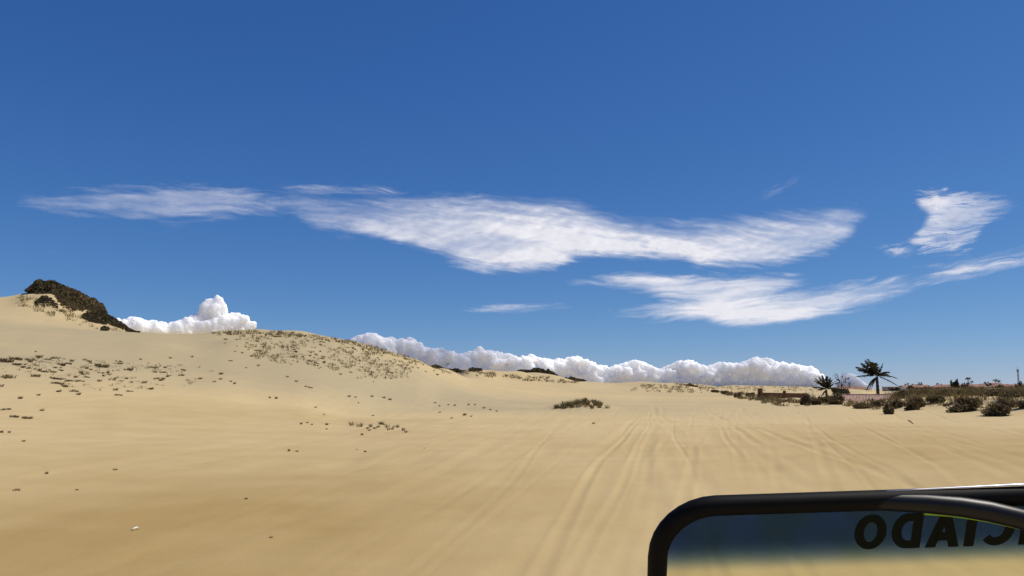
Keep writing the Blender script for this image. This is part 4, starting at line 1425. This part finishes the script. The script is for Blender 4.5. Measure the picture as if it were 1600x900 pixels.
stick = MB()
sa, sb = hit(1419, 657), hit(1427, 662.5)
sa2, sb2 = sa + Vector((0, 0, 0.02)), sb + Vector((0, 0, 0.015))
stick.tube([Vector((0, 0, 0)), (sb2 - sa2) * 0.5 + Vector((0, 0, 0.03)), sb2 - sa2], [0.018, 0.022, 0.012], 6)
tag(stick.build('stick', M['wood'], None, False, sa2), 'thin dark stick lying on the bare sand below the bank', 'stick')

wa = hit(206, 828.5)
lit = MB()
vs, fs = [], []
for i in range(7):
    t = i / 6
    for j in range(5):
        q = j / 4 - 0.5
        wdt = 0.022 * math.sin(math.pi * (0.12 + 0.8 * t))
        vs.append((0.05 * t + 0.3 * q * wdt, 0.10 * t, 0.012 + 0.03 * math.sin(math.pi * t) * (1 - abs(q)) + 0.4 * abs(q) * wdt)); vs[-1] = (vs[-1][0] + q * wdt * 1.6, vs[-1][1], vs[-1][2])
for i in range(6):
    for j in range(4):
        a = i * 5 + j
        fs.append((a, a + 1, a + 6, a + 5))
lit.add(vs, fs)
w_o = lit.build('white_scrap', M['litter'], None, True, Vector((wa.x, wa.y, float(height(wa.x, wa.y)[0] + tracks(np.array([wa.x]), np.array([wa.y]))[0]))))
w_o.modifiers.new('thick', 'SOLIDIFY').thickness = 0.004
tag(w_o, 'small curled white scrap lying alone on the foreground sand', 'litter')

# ------------------------------------------------------------------ the town along the horizon
def house_proto(w, d, h, rh, wallm, roofm, kind):
    root = empty('town_house')
    b = MB(); b.box((0, 0, h / 2 - 1), (w, d, h + 2)); b.build('wall', wallm, root)
    r = MB()
    e = 0.4
    if kind == 'gable':
        v = [(-w / 2 - e, -d / 2 - e, h), (w / 2 + e, -d / 2 - e, h), (w / 2 + e, d / 2 + e, h), (-w / 2 - e, d / 2 + e, h), (-w / 2 - e, 0, h + rh), (w / 2 + e, 0, h + rh)]
        r.add(v, [(0, 1, 5, 4), (2, 3, 4, 5), (0, 4, 3), (1, 2, 5), (0, 3, 2, 1)])
    elif kind == 'hip':
        v = [(-w / 2 - e, -d / 2 - e, h), (w / 2 + e, -d / 2 - e, h), (w / 2 + e, d / 2 + e, h), (-w / 2 - e, d / 2 + e, h), (-w / 4, 0, h + rh), (w / 4, 0, h + rh)]
        r.add(v, [(0, 1, 5, 4), (2, 3, 4, 5), (0, 4, 3), (1, 2, 5), (0, 3, 2, 1)])
    else:
        r.box((0, 0, h + 0.15), (w + 0.3, d + 0.3, 0.3))
    r.build('roof', roofm, root)
    nw = max(2, int(w / 3))
    for k in range(nw):
        x = -w / 2 + w * (k + 0.5) / nw
        q = MB()
        if k == nw // 2:
            q.box((x, -d / 2 - 0.02, 1.05), (0.9, 0.1, 2.1)); q.build('door', M['opening'], root)
        else:
            q.box((x, -d / 2 - 0.02, 1.6), (1.0, 0.1, 1.0)); q.build('window', M['opening'], root)
    return root


TOWN = [  # px, distance, kind, width, depth, height, roof height, wall, roof, label
    (1318, 470, 'gable', 9, 7, 3.0, 1.4, 'render', 'townroof', 'far small house with a pink gable roof seen beside the bare sapling'),
    (1340, 460, 'hip', 16, 8, 3.0, 2.0, 'render', 'townroof', 'far house with a wide pinkish roof left of the tall palm trunk'),
    (1392, 520, 'flat', 12, 8, 3.0, 0, 'render', 'townroof', 'far flat-topped house just past the tall palm'),
    (1420, 500, 'gable', 12, 8, 3.0, 1.4, 'whitewall', 'townroof', 'far house between the tall palm and the brown bush'),
    (1436, 480, 'gable', 13, 8, 3.2, 1.8, 'render', 'townroof', 'far town house with a brown gable above the wide brown bush'),
    (1474, 470, 'hip', 18, 9, 3.2, 1.9, 'render', 'townroof', 'far town house with a broad hipped roof above the dark bush'),
    (1493, 520, 'flat', 9, 8, 5.0, 0, 'render', 'townroof', 'far two-storey flat-topped town house by the dark tree'),
    (1517, 470, 'gable', 20, 9, 3.2, 2.1, 'render', 'townroof', 'far long town house with a pink gable behind the yellowish bush'),
    (1538, 440, 'flat', 7, 6, 2.8, 0, 'whitewall', 'whitewall', 'little white town house low among the far trees'),
    (1553, 490, 'gable', 10, 8, 4.2, 2.0, 'render', 'townroof', 'far town house with the steepest dark roof on the skyline'),
    (1566, 455, 'hip', 17, 9, 3.2, 1.9, 'render', 'townroof', 'far town house with a reddish hipped roof before the mast'),
    (1588, 450, 'gable', 15, 9, 3.2, 1.8, 'render', 'townroof', 'far town house with a pink gable at the foot of the mast'),
    (1603, 470, 'gable', 14, 9, 3.2, 1.8, 'whitewall', 'townroof', 'far town house cut by the edge of the view beyond the mast'),
]
for (px, r, kd, w, d, h, rh, wm, rm, lab) in TOWN:
    o = house_proto(w * 0.72, d, h * 0.8, rh * 0.75, M[wm], M[rm], kd)
    p = at_range(px, r + 50)
    o.location = p
    o.rotation_euler = (0, 0, -float(px_az(px)) + rng.normal() * 0.25)
    tag(o, lab, 'house', 'houses of the far town')


def town_tree(kind, seed):
    g = np.random.default_rng(seed)
    root = empty('town_tree' if kind != 'palm' else 'town_palm')
    t = MB()
    if kind == 'palm':
        t.tube([(0, 0, -0.5), (0.2, 0, 3), (0.35, 0, 6.4)], [0.32, 0.26, 0.22], 6); t.build('trunk', M['bark'], root)
        c = MB()
        for k in range(13):
            a = 2 * math.pi * k / 13 + g.random() * .3; e = -0.3 + 0.9 * g.random()
            d = Vector((math.cos(a), math.sin(a), 0))
            p0 = Vector((0.35, 0, 6.4)); p2 = p0 + d * 1.9 + Vector((0, 0, e - 0.5)); p1 = p0 + d * 1.0 + Vector((0, 0, e + 0.5))
            sd = d.cross(Vector((0, 0, 1))) * 0.3
            c.add([p0, p1 + sd, p1 - sd, p2, p1 + Vector((0, 0, 0.1))], [(0, 1, 4), (0, 4, 2), (1, 3, 4), (4, 3, 2)])
        c.build('crown', M['town_leaf'], root)
    else:
        hh = 3.4 if kind == 'round' else 5.0
        t.tube([(0, 0, -0.5), (0.1, 0, hh * 0.4), (0, 0, hh * 0.7)], [0.28, 0.2, 0.1], 6); t.build('trunk', M['bark'], root)
        V, Q, mb = bush_parts(2.2 if kind == 'round' else 1.6, 2.0, hh * 0.75, 12, 420, 0.62, seed, 0.38)
        V[:, 2] += hh * 0.32
        obj('crown', mesh_from('crown', V, Q), M['town_leaf'], root)
    return root


PROT = {'round': town_tree('round', 1), 'tall': town_tree('tall', 2), 'palm': town_tree('palm', 3)}
used = set()
TREES = [(1402, 'round', .7), (1410, 'round', .9), (1417, 'tall', .8), (1424, 'round', .8), (1430, 'round', 1.1), (1438, 'tall', 1.0), (1447, 'round', .7), (1454, 'round', .9), (1468, 'tall', .95), (1481, 'round', 1.0), (1486, 'round', .8), (1492, 'tall', 1.25), (1500, 'round', .8), (1507, 'tall', .9), (1525, 'round', .9), (1530, 'tall', .8), (1535, 'round', 1.1), (1541, 'tall', 1.0), (1547, 'round', 1.2), (1561, 'round', .9), (1571, 'round', .8), (1578, 'tall', .8), (1583, 'round', .8), (1593, 'round', 1.1), (1599, 'tall', 1.0), (1606, 'round', 1.1), (1614, 'tall', .9), (1394, 'round', .6), (1384, 'round', .5),
         (1419, 'palm', .75), (1426, 'palm', .7), (1513, 'palm', 1.05), (1519, 'palm', .95), (1515, 'palm', .8), (1557, 'palm', 1.05), (1562, 'palm', .9)]
for i, (px, kd, sc) in enumerate(TREES):
    o = PROT[kd] if kd not in used else copy_tree(PROT[kd])
    used.add(kd)
    p = at_range(px, 440 + 150 * rng.random() ** 0.7 + (60 if kd == 'palm' else 0))
    o.location = p
    o.rotation_euler = (0, 0, rng.random() * 6.28)
    o.scale = (sc, sc, sc)
    lab = {'round': 'small round dark tree among the far town roofs', 'tall': 'narrow dark tree rising over the far town roofs', 'palm': 'tiny far palm standing above the town roofs'}[kd]
    tag(o, lab, 'palm tree' if kd == 'palm' else 'tree', {'round': 'round trees of the far town', 'tall': 'narrow trees of the far town', 'palm': 'tiny palms of the far town'}[kd])


def mast():
    r = 520
    p = at_range(1592.5, r)
    top = px_point(1588, 571, r).z - p.z
    root = empty('lattice_mast', p)
    leg = 0.42
    for k in range(3):
        a = 2 * math.pi * k / 3
        m = MB(); m.tube([(leg * 1.5 * math.cos(a), leg * 1.5 * math.sin(a), -0.5), (leg * .55 * math.cos(a), leg * .55 * math.sin(a), top * 0.85)], [0.13, 0.10], 6)
        m.build('leg', M['steel'], root)
    b = MB()
    n = 16
    for i in range(n):
        z0, z1 = top * .85 * i / n, top * .85 * (i + 1) / n
        s0, s1 = leg * (1.5 - .95 * i / n), leg * (1.5 - .95 * (i + 1) / n)
        for k in range(3):
            a, c = 2 * math.pi * k / 3, 2 * math.pi * (k + 1) / 3
            b.tube([(s0 * math.cos(a), s0 * math.sin(a), z0), (s1 * math.cos(c), s1 * math.sin(c), z1)], 0.06, 4)
    b.build('lattice', M['steel'], root)
    t = MB(); t.tube([(0, 0, top * .83), (0, 0, top)], [0.09, 0.05], 6); t.build('antenna', M['steel'], root)
    q = MB(); q.box((0, 0, top * .8), (0.8, 0.8, 1.3)); q.build('antenna_panel', M['steel'], root)
    tag(root, 'thin grey lattice radio mast rising over the far town', 'mast')


mast()

# ------------------------------------------------------------------ the buggy we ride in: windscreen and what carries it
def glass_material():
    m, nt, out = nodes_of('windscreen_glass')
    tr = nt.nodes.new('ShaderNodeBsdfTransparent'); tr.inputs['Color'].default_value = (0.90, 0.90, 0.80, 1)
    gl = nt.nodes.new('ShaderNodeBsdfGlossy'); gl.inputs['Roughness'].default_value = 0.05
    fr = nt.nodes.new('ShaderNodeFresnel'); fr.inputs['IOR'].default_value = 1.45
    mx = nt.nodes.new('ShaderNodeMixShader')
    g_ = nt.nodes.new('ShaderNodeNewGeometry')
    inv = nt.nodes.new('ShaderNodeMath'); inv.operation = 'SUBTRACT'; inv.inputs[0].default_value = 1.0
    ml = nt.nodes.new('ShaderNodeMath'); ml.operation = 'MULTIPLY'
    nt.links.new(g_.outputs['Backfacing'], inv.inputs[1]); nt.links.new(inv.outputs[0], ml.inputs[0]); nt.links.new(fr.outputs[0], ml.inputs[1])
    nt.links.new(ml.outputs[0], mx.inputs[0]); nt.links.new(tr.outputs[0], mx.inputs[1]); nt.links.new(gl.outputs[0], mx.inputs[2])
    nt.links.new(mx.outputs[0], out.inputs['Surface'])
    return m


def band_material():
    m, nt, out = nodes_of('tint_film')
    at = nt.nodes.new('ShaderNodeAttribute'); at.attribute_name = 'tint'
    geo = nt.nodes.new('ShaderNodeTexCoord')
    mp = nt.nodes.new('ShaderNodeMapping'); mp.inputs['Scale'].default_value = (14, 14, 2.0)
    n = nt.nodes.new('ShaderNodeTexNoise'); n.inputs['Scale'].default_value = 1.0; n.inputs['Detail'].default_value = 3
    nt.links.new(geo.outputs['Object'], mp.inputs[0]); nt.links.new(mp.outputs[0], n.inputs['Vector'])
    r = nt.nodes.new('ShaderNodeValToRGB')
    r.color_ramp.elements[0].position = 0.35; r.color_ramp.elements[1].position = 0.7
    r.color_ramp.elements[0].color = (0.020, 0.056, 0.150, 1); r.color_ramp.elements[1].color = (0.022, 0.062, 0.30, 1)
    nt.links.new(n.outputs['Fac'], r.inputs['Fac'])
    # absorption grows with the thickness of the tint
    sp = nt.nodes.new('ShaderNodeSeparateColor'); cb = nt.nodes.new('ShaderNodeCombineColor')
    nt.links.new(r.outputs['Color'], sp.inputs[0])
    for i in range(3):
        pw = nt.nodes.new('ShaderNodeMath'); pw.operation = 'POWER'
        nt.links.new(sp.outputs[i], pw.inputs[0]); nt.links.new(at.outputs['Fac'], pw.inputs[1]); nt.links.new(pw.outputs[0], cb.inputs[i])
    tr = nt.nodes.new('ShaderNodeBsdfTransparent')
    nt.links.new(cb.outputs[0], tr.inputs['Color'])
    df = nt.nodes.new('ShaderNodeBsdfDiffuse'); df.inputs['Color'].default_value = (0.30, 0.34, 0.42, 1)     # glare and haze on the film, painted in as pale blue
    fz = nt.nodes.new('ShaderNodeMath'); fz.operation = 'MULTIPLY'; fz.inputs[1].default_value = 0.032
    nt.links.new(at.outputs['Fac'], fz.inputs[0])
    mxs = nt.nodes.new('ShaderNodeMixShader')
    nt.links.new(fz.outputs[0], mxs.inputs[0]); nt.links.new(tr.outputs[0], mxs.inputs[1]); nt.links.new(df.outputs[0], mxs.inputs[2])
    nt.links.new(mxs.outputs[0], out.inputs['Surface'])
    return m


M['glass'] = glass_material()
M['band'] = band_material()
M['rubber'] = plain('black_rubber', (0.004, 0.004, 0.004), 0.62, 0.2, 30, spec=0.12)
M['gloss'] = plain('black_paint', (0.004, 0.004, 0.005), 0.42, 0.1, 20, spec=0.3)
M['ink'] = plain('black_lettering', (0.004, 0.007, 0.004), 0.7, 0.05, 20, spec=0.1)
M['trimgreen'] = plain('green_edge', (0.22, 0.40, 0.03), 0.6, 0.2, 20)
M['glint'] = plain('bright_glint', (0.75, 0.75, 0.76), 0.28, 0.03, 20, metal=0.9)
M['fibreglass'] = plain('dark_fibreglass', (0.02, 0.02, 0.022), 0.35, 0.1, 5, spec=0.5)
M['tyre'] = plain('tyre_rubber', (0.012, 0.012, 0.012), 0.9, 0.2, 9)


def buggy():
    lean = R_(24)
    roll = math.atan2(780 - 764, 1590 - 1085) * 0.99
    U = Vector((math.cos(roll), 0, math.sin(roll)))
    Vv = Vector((0, -math.sin(lean), math.cos(lean)))
    Vv = (Vv - U * Vv.dot(U)).normalized()
    Nn = U.cross(Vv)                       # points back to the riders or ahead
    O = px_point(1300, 784, 1.30)          # a point on the centre line of the top bar

    def uv(px, py):
        x, y, z = [float(k) for k in ray(px, py)]
        d = Vector((x, y, z)); c = Vector((0, 0, H))
        t = (O - c).dot(Nn) / d.dot(Nn)
        q = c + d * t - O
        return q.dot(U), q.dot(Vv)

    root = empty('dune_buggy', (O.x + 0.3, O.y - 0.4, 0))
    base = root.location.copy()

    def W(u, v, n=0.0):
        return O + U * u + Vv * v + Nn * n - base
    toCam = 1 if Nn.y < 0 else -1
    uL = uv(1027, 890)[0]
    u_lead = uv(1300, 797)[1]
    width, hgt, rad = 1.30, 0.46, 0.085
    uR = uL + width
    loop = []
    for (cu, cv, a0) in ((uR - rad, -rad, 90), (uL + rad, -rad, 180)):
        pass
    corners = [(uR - rad, -rad, 90, 0), (uR - rad, -hgt + rad, 0, -90), (uL + rad, -hgt + rad, 270, 180), (uL + rad, -rad, 180, 90)]
    for (cu, cv, a0, a1) in corners:
        for k in range(9):
            a = R_(a0 + (a1 - a0) * k / 8)
            loop.append((cu + rad * math.cos(a), cv + rad * math.sin(a)))
    # subdivide the straights
    fr = MB()
    tr = 0.0150
    pts = []
    for i in range(len(loop)):
        a, b = loop[i], loop[(i + 1) % len(loop)]
        n = max(1, int(math.hypot(b[0] - a[0], b[1] - a[1]) / 0.03))
        for k in range(n):
            pts.append(W(a[0] + (b[0] - a[0]) * k / n, a[1] + (b[1] - a[1]) * k / n))
    fr.tube(pts, tr, 14, closed=True)
    f_o = fr.build('windscreen_frame', M['rubber'], root, True)
    f_o['label'] = 'black rounded windscreen frame'
    # glass pane following the loop
    g = MB()
    vs = [W(u, v, 0.002 * s) for s in (-1, 1) for (u, v) in loop]
    n = len(loop)
    g.add(vs, [tuple(range(n)), tuple(range(2 * n - 1, n - 1, -1))] + [(i, n + i, n + (i + 1) % n, (i + 1) % n) for i in range(n)])
    glass = g.build('windscreen', M['glass'], root)
    # tinted film over the top of the pane, fading out downward
    v_solid = uv(1300, 834)[1]; v_end = uv(1300, 888)[1]
    vs, fs, tv = [], [], []
    nu, nv = 60, 24
    for j in range(nv + 1):
        v = -0.004 + (v_end + 0.004) * j / nv
        for i in range(nu + 1):
            u = uL + 0.004 + (width - 0.008) * i / nu
            if v > -rad:                       # keep inside the rounded corners
                dx = rad - math.sqrt(max(0, rad * rad - (v + rad) ** 2))
                u = min(max(u, uL + dx + 0.002), uR - dx - 0.002)
            vs.append(W(u, v, toCam * 0.0035))
            tv.append(1.0 * float(1 - sm(0, 1, np.array((v - v_solid) / (v_end - v_solid)))))
    for j in range(nv):
        for i in range(nu):
            a = j * (nu + 1) + i
            fs.append((a, a + 1, a + nu + 2, a + nu + 1))
    fm = mesh_from('tint_band', vs, fs)
    at = fm.attributes.new('tint', 'FLOAT', 'POINT'); at.data.foreach_set('value', np.array(tv, dtype=np.float32))
    obj('tint_band', fm, M['band'], glass)['label'] = 'dark blue tint band across the top of the windscreen'
    # lettering read from behind: CREDENCIADO mirrored
    cap_t, cap_b = 801.5, 855.5
    SL = (764 - 780) / (1590 - 1085)

    def glyph(ch, x0, x1):
        yt = cap_t + SL * ((x0 + x1) / 2 - 1358); yb = cap_b + SL * ((x0 + x1) / 2 - 1358)
        a0, b1 = uv(x0, (yt + yb) / 2)[0], uv(x1, (yt + yb) / 2)[0]
        t0, t1 = uv((x0 + x1) / 2, yb)[1], uv((x0 + x1) / 2, yt)[1]
        P = lambda s, t: (a0 + (b1 - a0) * s, t0 + (t1 - t0) * t)   # s left to right as seen by the riders
        polys = []

        def strip(outer, inner, closed=True):
            n = len(outer)
            for i in range(n if closed else n - 1):
                j = (i + 1) % n
                polys.append([outer[i], outer[j], inner[j], inner[i]])
        if ch == 'O':
            ou = [(0.5 + 0.5 * math.cos(q), 0.5 + 0.5 * math.sin(q)) for q in np.linspace(0, 2 * math.pi, 40, endpoint=False)]
            inn = [(0.5 + 0.215 * math.cos(q), 0.5 + 0.285 * math.sin(q)) for q in np.linspace(0, 2 * math.pi, 40, endpoint=False)]
            strip(ou, inn)
        elif ch == 'D':      # mirrored: stem on the right
            q = np.linspace(-math.pi / 2, -3 * math.pi / 2, 22)
            ou = [(1, 0), (0.55, 0)] + [(0.52 + 0.52 * math.cos(k), 0.5 + 0.5 * math.sin(k)) for k in q] + [(0.55, 1), (1, 1)]
            inn = [(0.68, 0.22), (0.6, 0.22)] + [(0.58 + 0.26 * math.cos(k), 0.5 + 0.28 * math.sin(k)) for k in q] + [(0.6, 0.78), (0.68, 0.78)]
            strip(ou, inn)
        elif ch == 'A':
            polys += [[(0, 0), (0.30, 0), (0.56, 0.80), (0.36, 1)], [(1, 0), (0.70, 0), (0.44, 0.80), (0.64, 1)], [(0.36, 1), (0.64, 1), (0.56, 0.78), (0.44, 0.78)], [(0.26, 0.20), (0.74, 0.20), (0.66, 0.42), (0.34, 0.42)]]
        elif ch == 'I':
            polys += [[(0, 0), (1, 0), (1, 1), (0, 1)]]
        elif ch == 'C':      # mirrored: opens to the left
            q = np.linspace(math.radians(180 - 42), math.radians(-180 + 42), 34)
            ou = [(0.46 + 0.54 * math.cos(k), 0.5 + 0.5 * math.sin(k)) for k in q]
            inn = [(0.44 + 0.25 * math.cos(k), 0.5 + 0.27 * math.sin(k)) for k in q]
            strip(ou, inn, False)
        elif ch == 'N':
            polys += [[(0, 0), (0.26, 0), (0.26, 1), (0, 1)], [(0.74, 0), (1, 0), (1, 1), (0.74, 1)], [(0.74, 1), (1.0, 1), (0.26, 0), (0.0, 0)]]
        elif ch == 'E':
            polys += [[(0.7, 0), (1, 0), (1, 1), (0.7, 1)], [(0, 0), (0.7, 0), (0.7, .2), (0, .2)], [(0, .8), (0.7, .8), (0.7, 1), (0, 1)], [(0.12, .4), (0.7, .4), (0.7, .6), (0.12, .6)]]
        elif ch == 'R':
            q = np.linspace(-math.pi / 2, -3 * math.pi / 2, 14)
            ou = [(1, .42), (.45, .42)] + [(.36 + .36 * math.cos(k), .71 + .29 * math.sin(k)) for k in q] + [(.45, 1), (1, 1)]
            inn = [(.72, .6), (.5, .6)] + [(.42 + .14 * math.cos(k), .71 + .11 * math.sin(k)) for k in q] + [(.5, .82), (.72, .82)]
            strip(ou, inn)
            polys += [[(.72, 0), (1, 0), (1, 1), (.72, 1)], [(0, 0), (.32, 0), (.66, .45), (.38, .45)]]
        mb = MB()
        for pi, p in enumerate(polys):
            n_ = len(p)
            dz = 0.00015 * pi if ch in 'ANER' else 0
            v0 = [W(*P(s, t), toCam * 0.0040) for s, t in p]; v1 = [W(*P(s, t), toCam * (0.0048 + dz)) for s, t in p]
            mb.add(v0 + v1, [tuple(range(n_)), tuple(range(2 * n_ - 1, n_ - 1, -1))] + [(k, n_ + k, n_ + (k + 1) % n_, (k + 1) % n_) for k in range(n_)])
        mb.build('letter', M['ink'], glass)['label'] = 'black letter ' + ch + ' seen mirrored on the tint band'

    for ch, x0, x1 in (('O', 1333.5, 1383), ('D', 1391.5, 1438), ('A', 1446.5, 1499), ('I', 1507, 1522.5), ('C', 1533, 1583), ('N', 1593, 1640), ('E', 1652, 1690), ('D', 1700, 1748), ('E', 1760, 1798), ('R', 1808, 1855), ('C', 1865, 1915)):
        glyph(ch, x0, x1)
    # thin green edge glimpsed under the top bar
    e = MB()
    gp = [uv(1440, 797.5), uv(1480, 800.5), uv(1510, 804.5), uv(1540, 809.5), uv(1600, 823)]
    ePts = [W(u, v, toCam * 0.007) for u, v in gp]
    e.tube(ePts, 0.0030, 6)
    e.build('edge_strip', M['trimgreen'], glass)
    # bright strip added where sunlight glints along the top of the frame
    c = MB()
    ua, ub = uv(1385, 772)[0], uR - rad
    cp = []
    for k in range(20):
        u = ua + (ub - ua) * k / 19
        cp.append(W(u, tr * 0.99 + 0.0006 * min(k, 6), -toCam * 0.001))
    c.tube(cp, [0.0008 + 0.0026 * min(1, k / 6) for k in range(20)], 8)
    c.build('glint_strip', M['glint'], root, True)
    # black bar that leaves the frame and bends down towards the riders
    b = MB()
    bp = []
    for (px, py, dn) in ((1300, 784, -0.002), (1380, 782, 0.002), (1440, 781.5, 0.008), (1490, 783, 0.014), (1530, 786.5, 0.020), (1570, 793, 0.027), (1610, 801.5, 0.034), (1660, 816, 0.045), (1720, 840, 0.06), (1780, 870, 0.07)):
        u, v = uv(px, py)
        bp.append(W(u, v, toCam * dn))
    b.tube(bp, [0.012, 0.0138, 0.0145, 0.015, 0.0155, 0.0155, 0.0155, 0.0155, 0.0155, 0.0155], 14)
    b.build('grab_bar', M['gloss'], root, True)
    # posts that carry the frame, the scuttle, nose, wings and front wheels (all below the view)
    for uu in (uL + 0.03, uR - 0.03):
        p = MB(); a = W(uu, -hgt + 0.06)
        p.tube([a, Vector((a.x, a.y + 0.10, 0.78 - base.z)), Vector((a.x, a.y + 0.16, 0.62 - base.z))], 0.017, 10)
        p.build('windscreen_post', M['gloss'], root, True)
    mid = (W(uL, -hgt) + W(uR, -hgt)) / 2
    cx, cy = mid.x, mid.y
    body = MB()
    prof = [(-0.15, 0.62, 0.82), (0.2, 0.60, 0.84), (0.6, 0.54, 0.80), (1.0, 0.44, 0.70), (1.3, 0.32, 0.58), (1.42, 0.2, 0.5)]
    vs, fs = [], []
    seg = 12
    for (yy, hw, zt) in prof:
        for k in range(seg + 1):
            a = math.pi * k / seg
            vs.append((cx + hw * math.cos(a), cy + yy, 0.36 + (zt - 0.36) * (math.sin(a) ** 0.55 if 0 < k < seg else 0)))
    for j in range(len(prof) - 1):
        for k in range(seg):
            a = j * (seg + 1) + k
            fs.append((a, a + 1, a + seg + 2, a + seg + 1))
    fs.append(tuple(range(seg + 1))); fs.append(tuple(range((len(prof) - 1) * (seg + 1), len(prof) * (seg + 1)))[::-1])
    body.add(vs, fs)
    body.build('nose', M['fibreglass'], root, True)
    for s in (-1, 1):
        w = MB(); w.tube([(cx + s * 0.72 - 0.09, cy + 0.85, 0.33), (cx + s * 0.72 - 0.05, cy + 0.85, 0.33), (cx + s * 0.72 + 0.05, cy + 0.85, 0.33), (cx + s * 0.72 + 0.09, cy + 0.85, 0.33)], [0.26, 0.33, 0.33, 0.26], 24)
        wo_ = w.build('wheel', M['tyre'], root, True)
        h = MB(); h.tube([(cx + s * 0.72 - 0.095, cy + 0.85, 0.33), (cx + s * 0.72 + 0.095, cy + 0.85, 0.33)], 0.17, 16); h.build('rim', M['steel'], wo_)
        ax = MB(); ax.tube([(cx + s * 0.3, cy + 0.85, 0.40), (cx + s * 0.66, cy + 0.85, 0.33)], 0.03, 8); ax.build('axle', M['steel'], root)
    tag(root, 'open dune buggy whose black-framed windscreen with mirrored lettering shows at the bottom corner', 'dune buggy')


buggy()
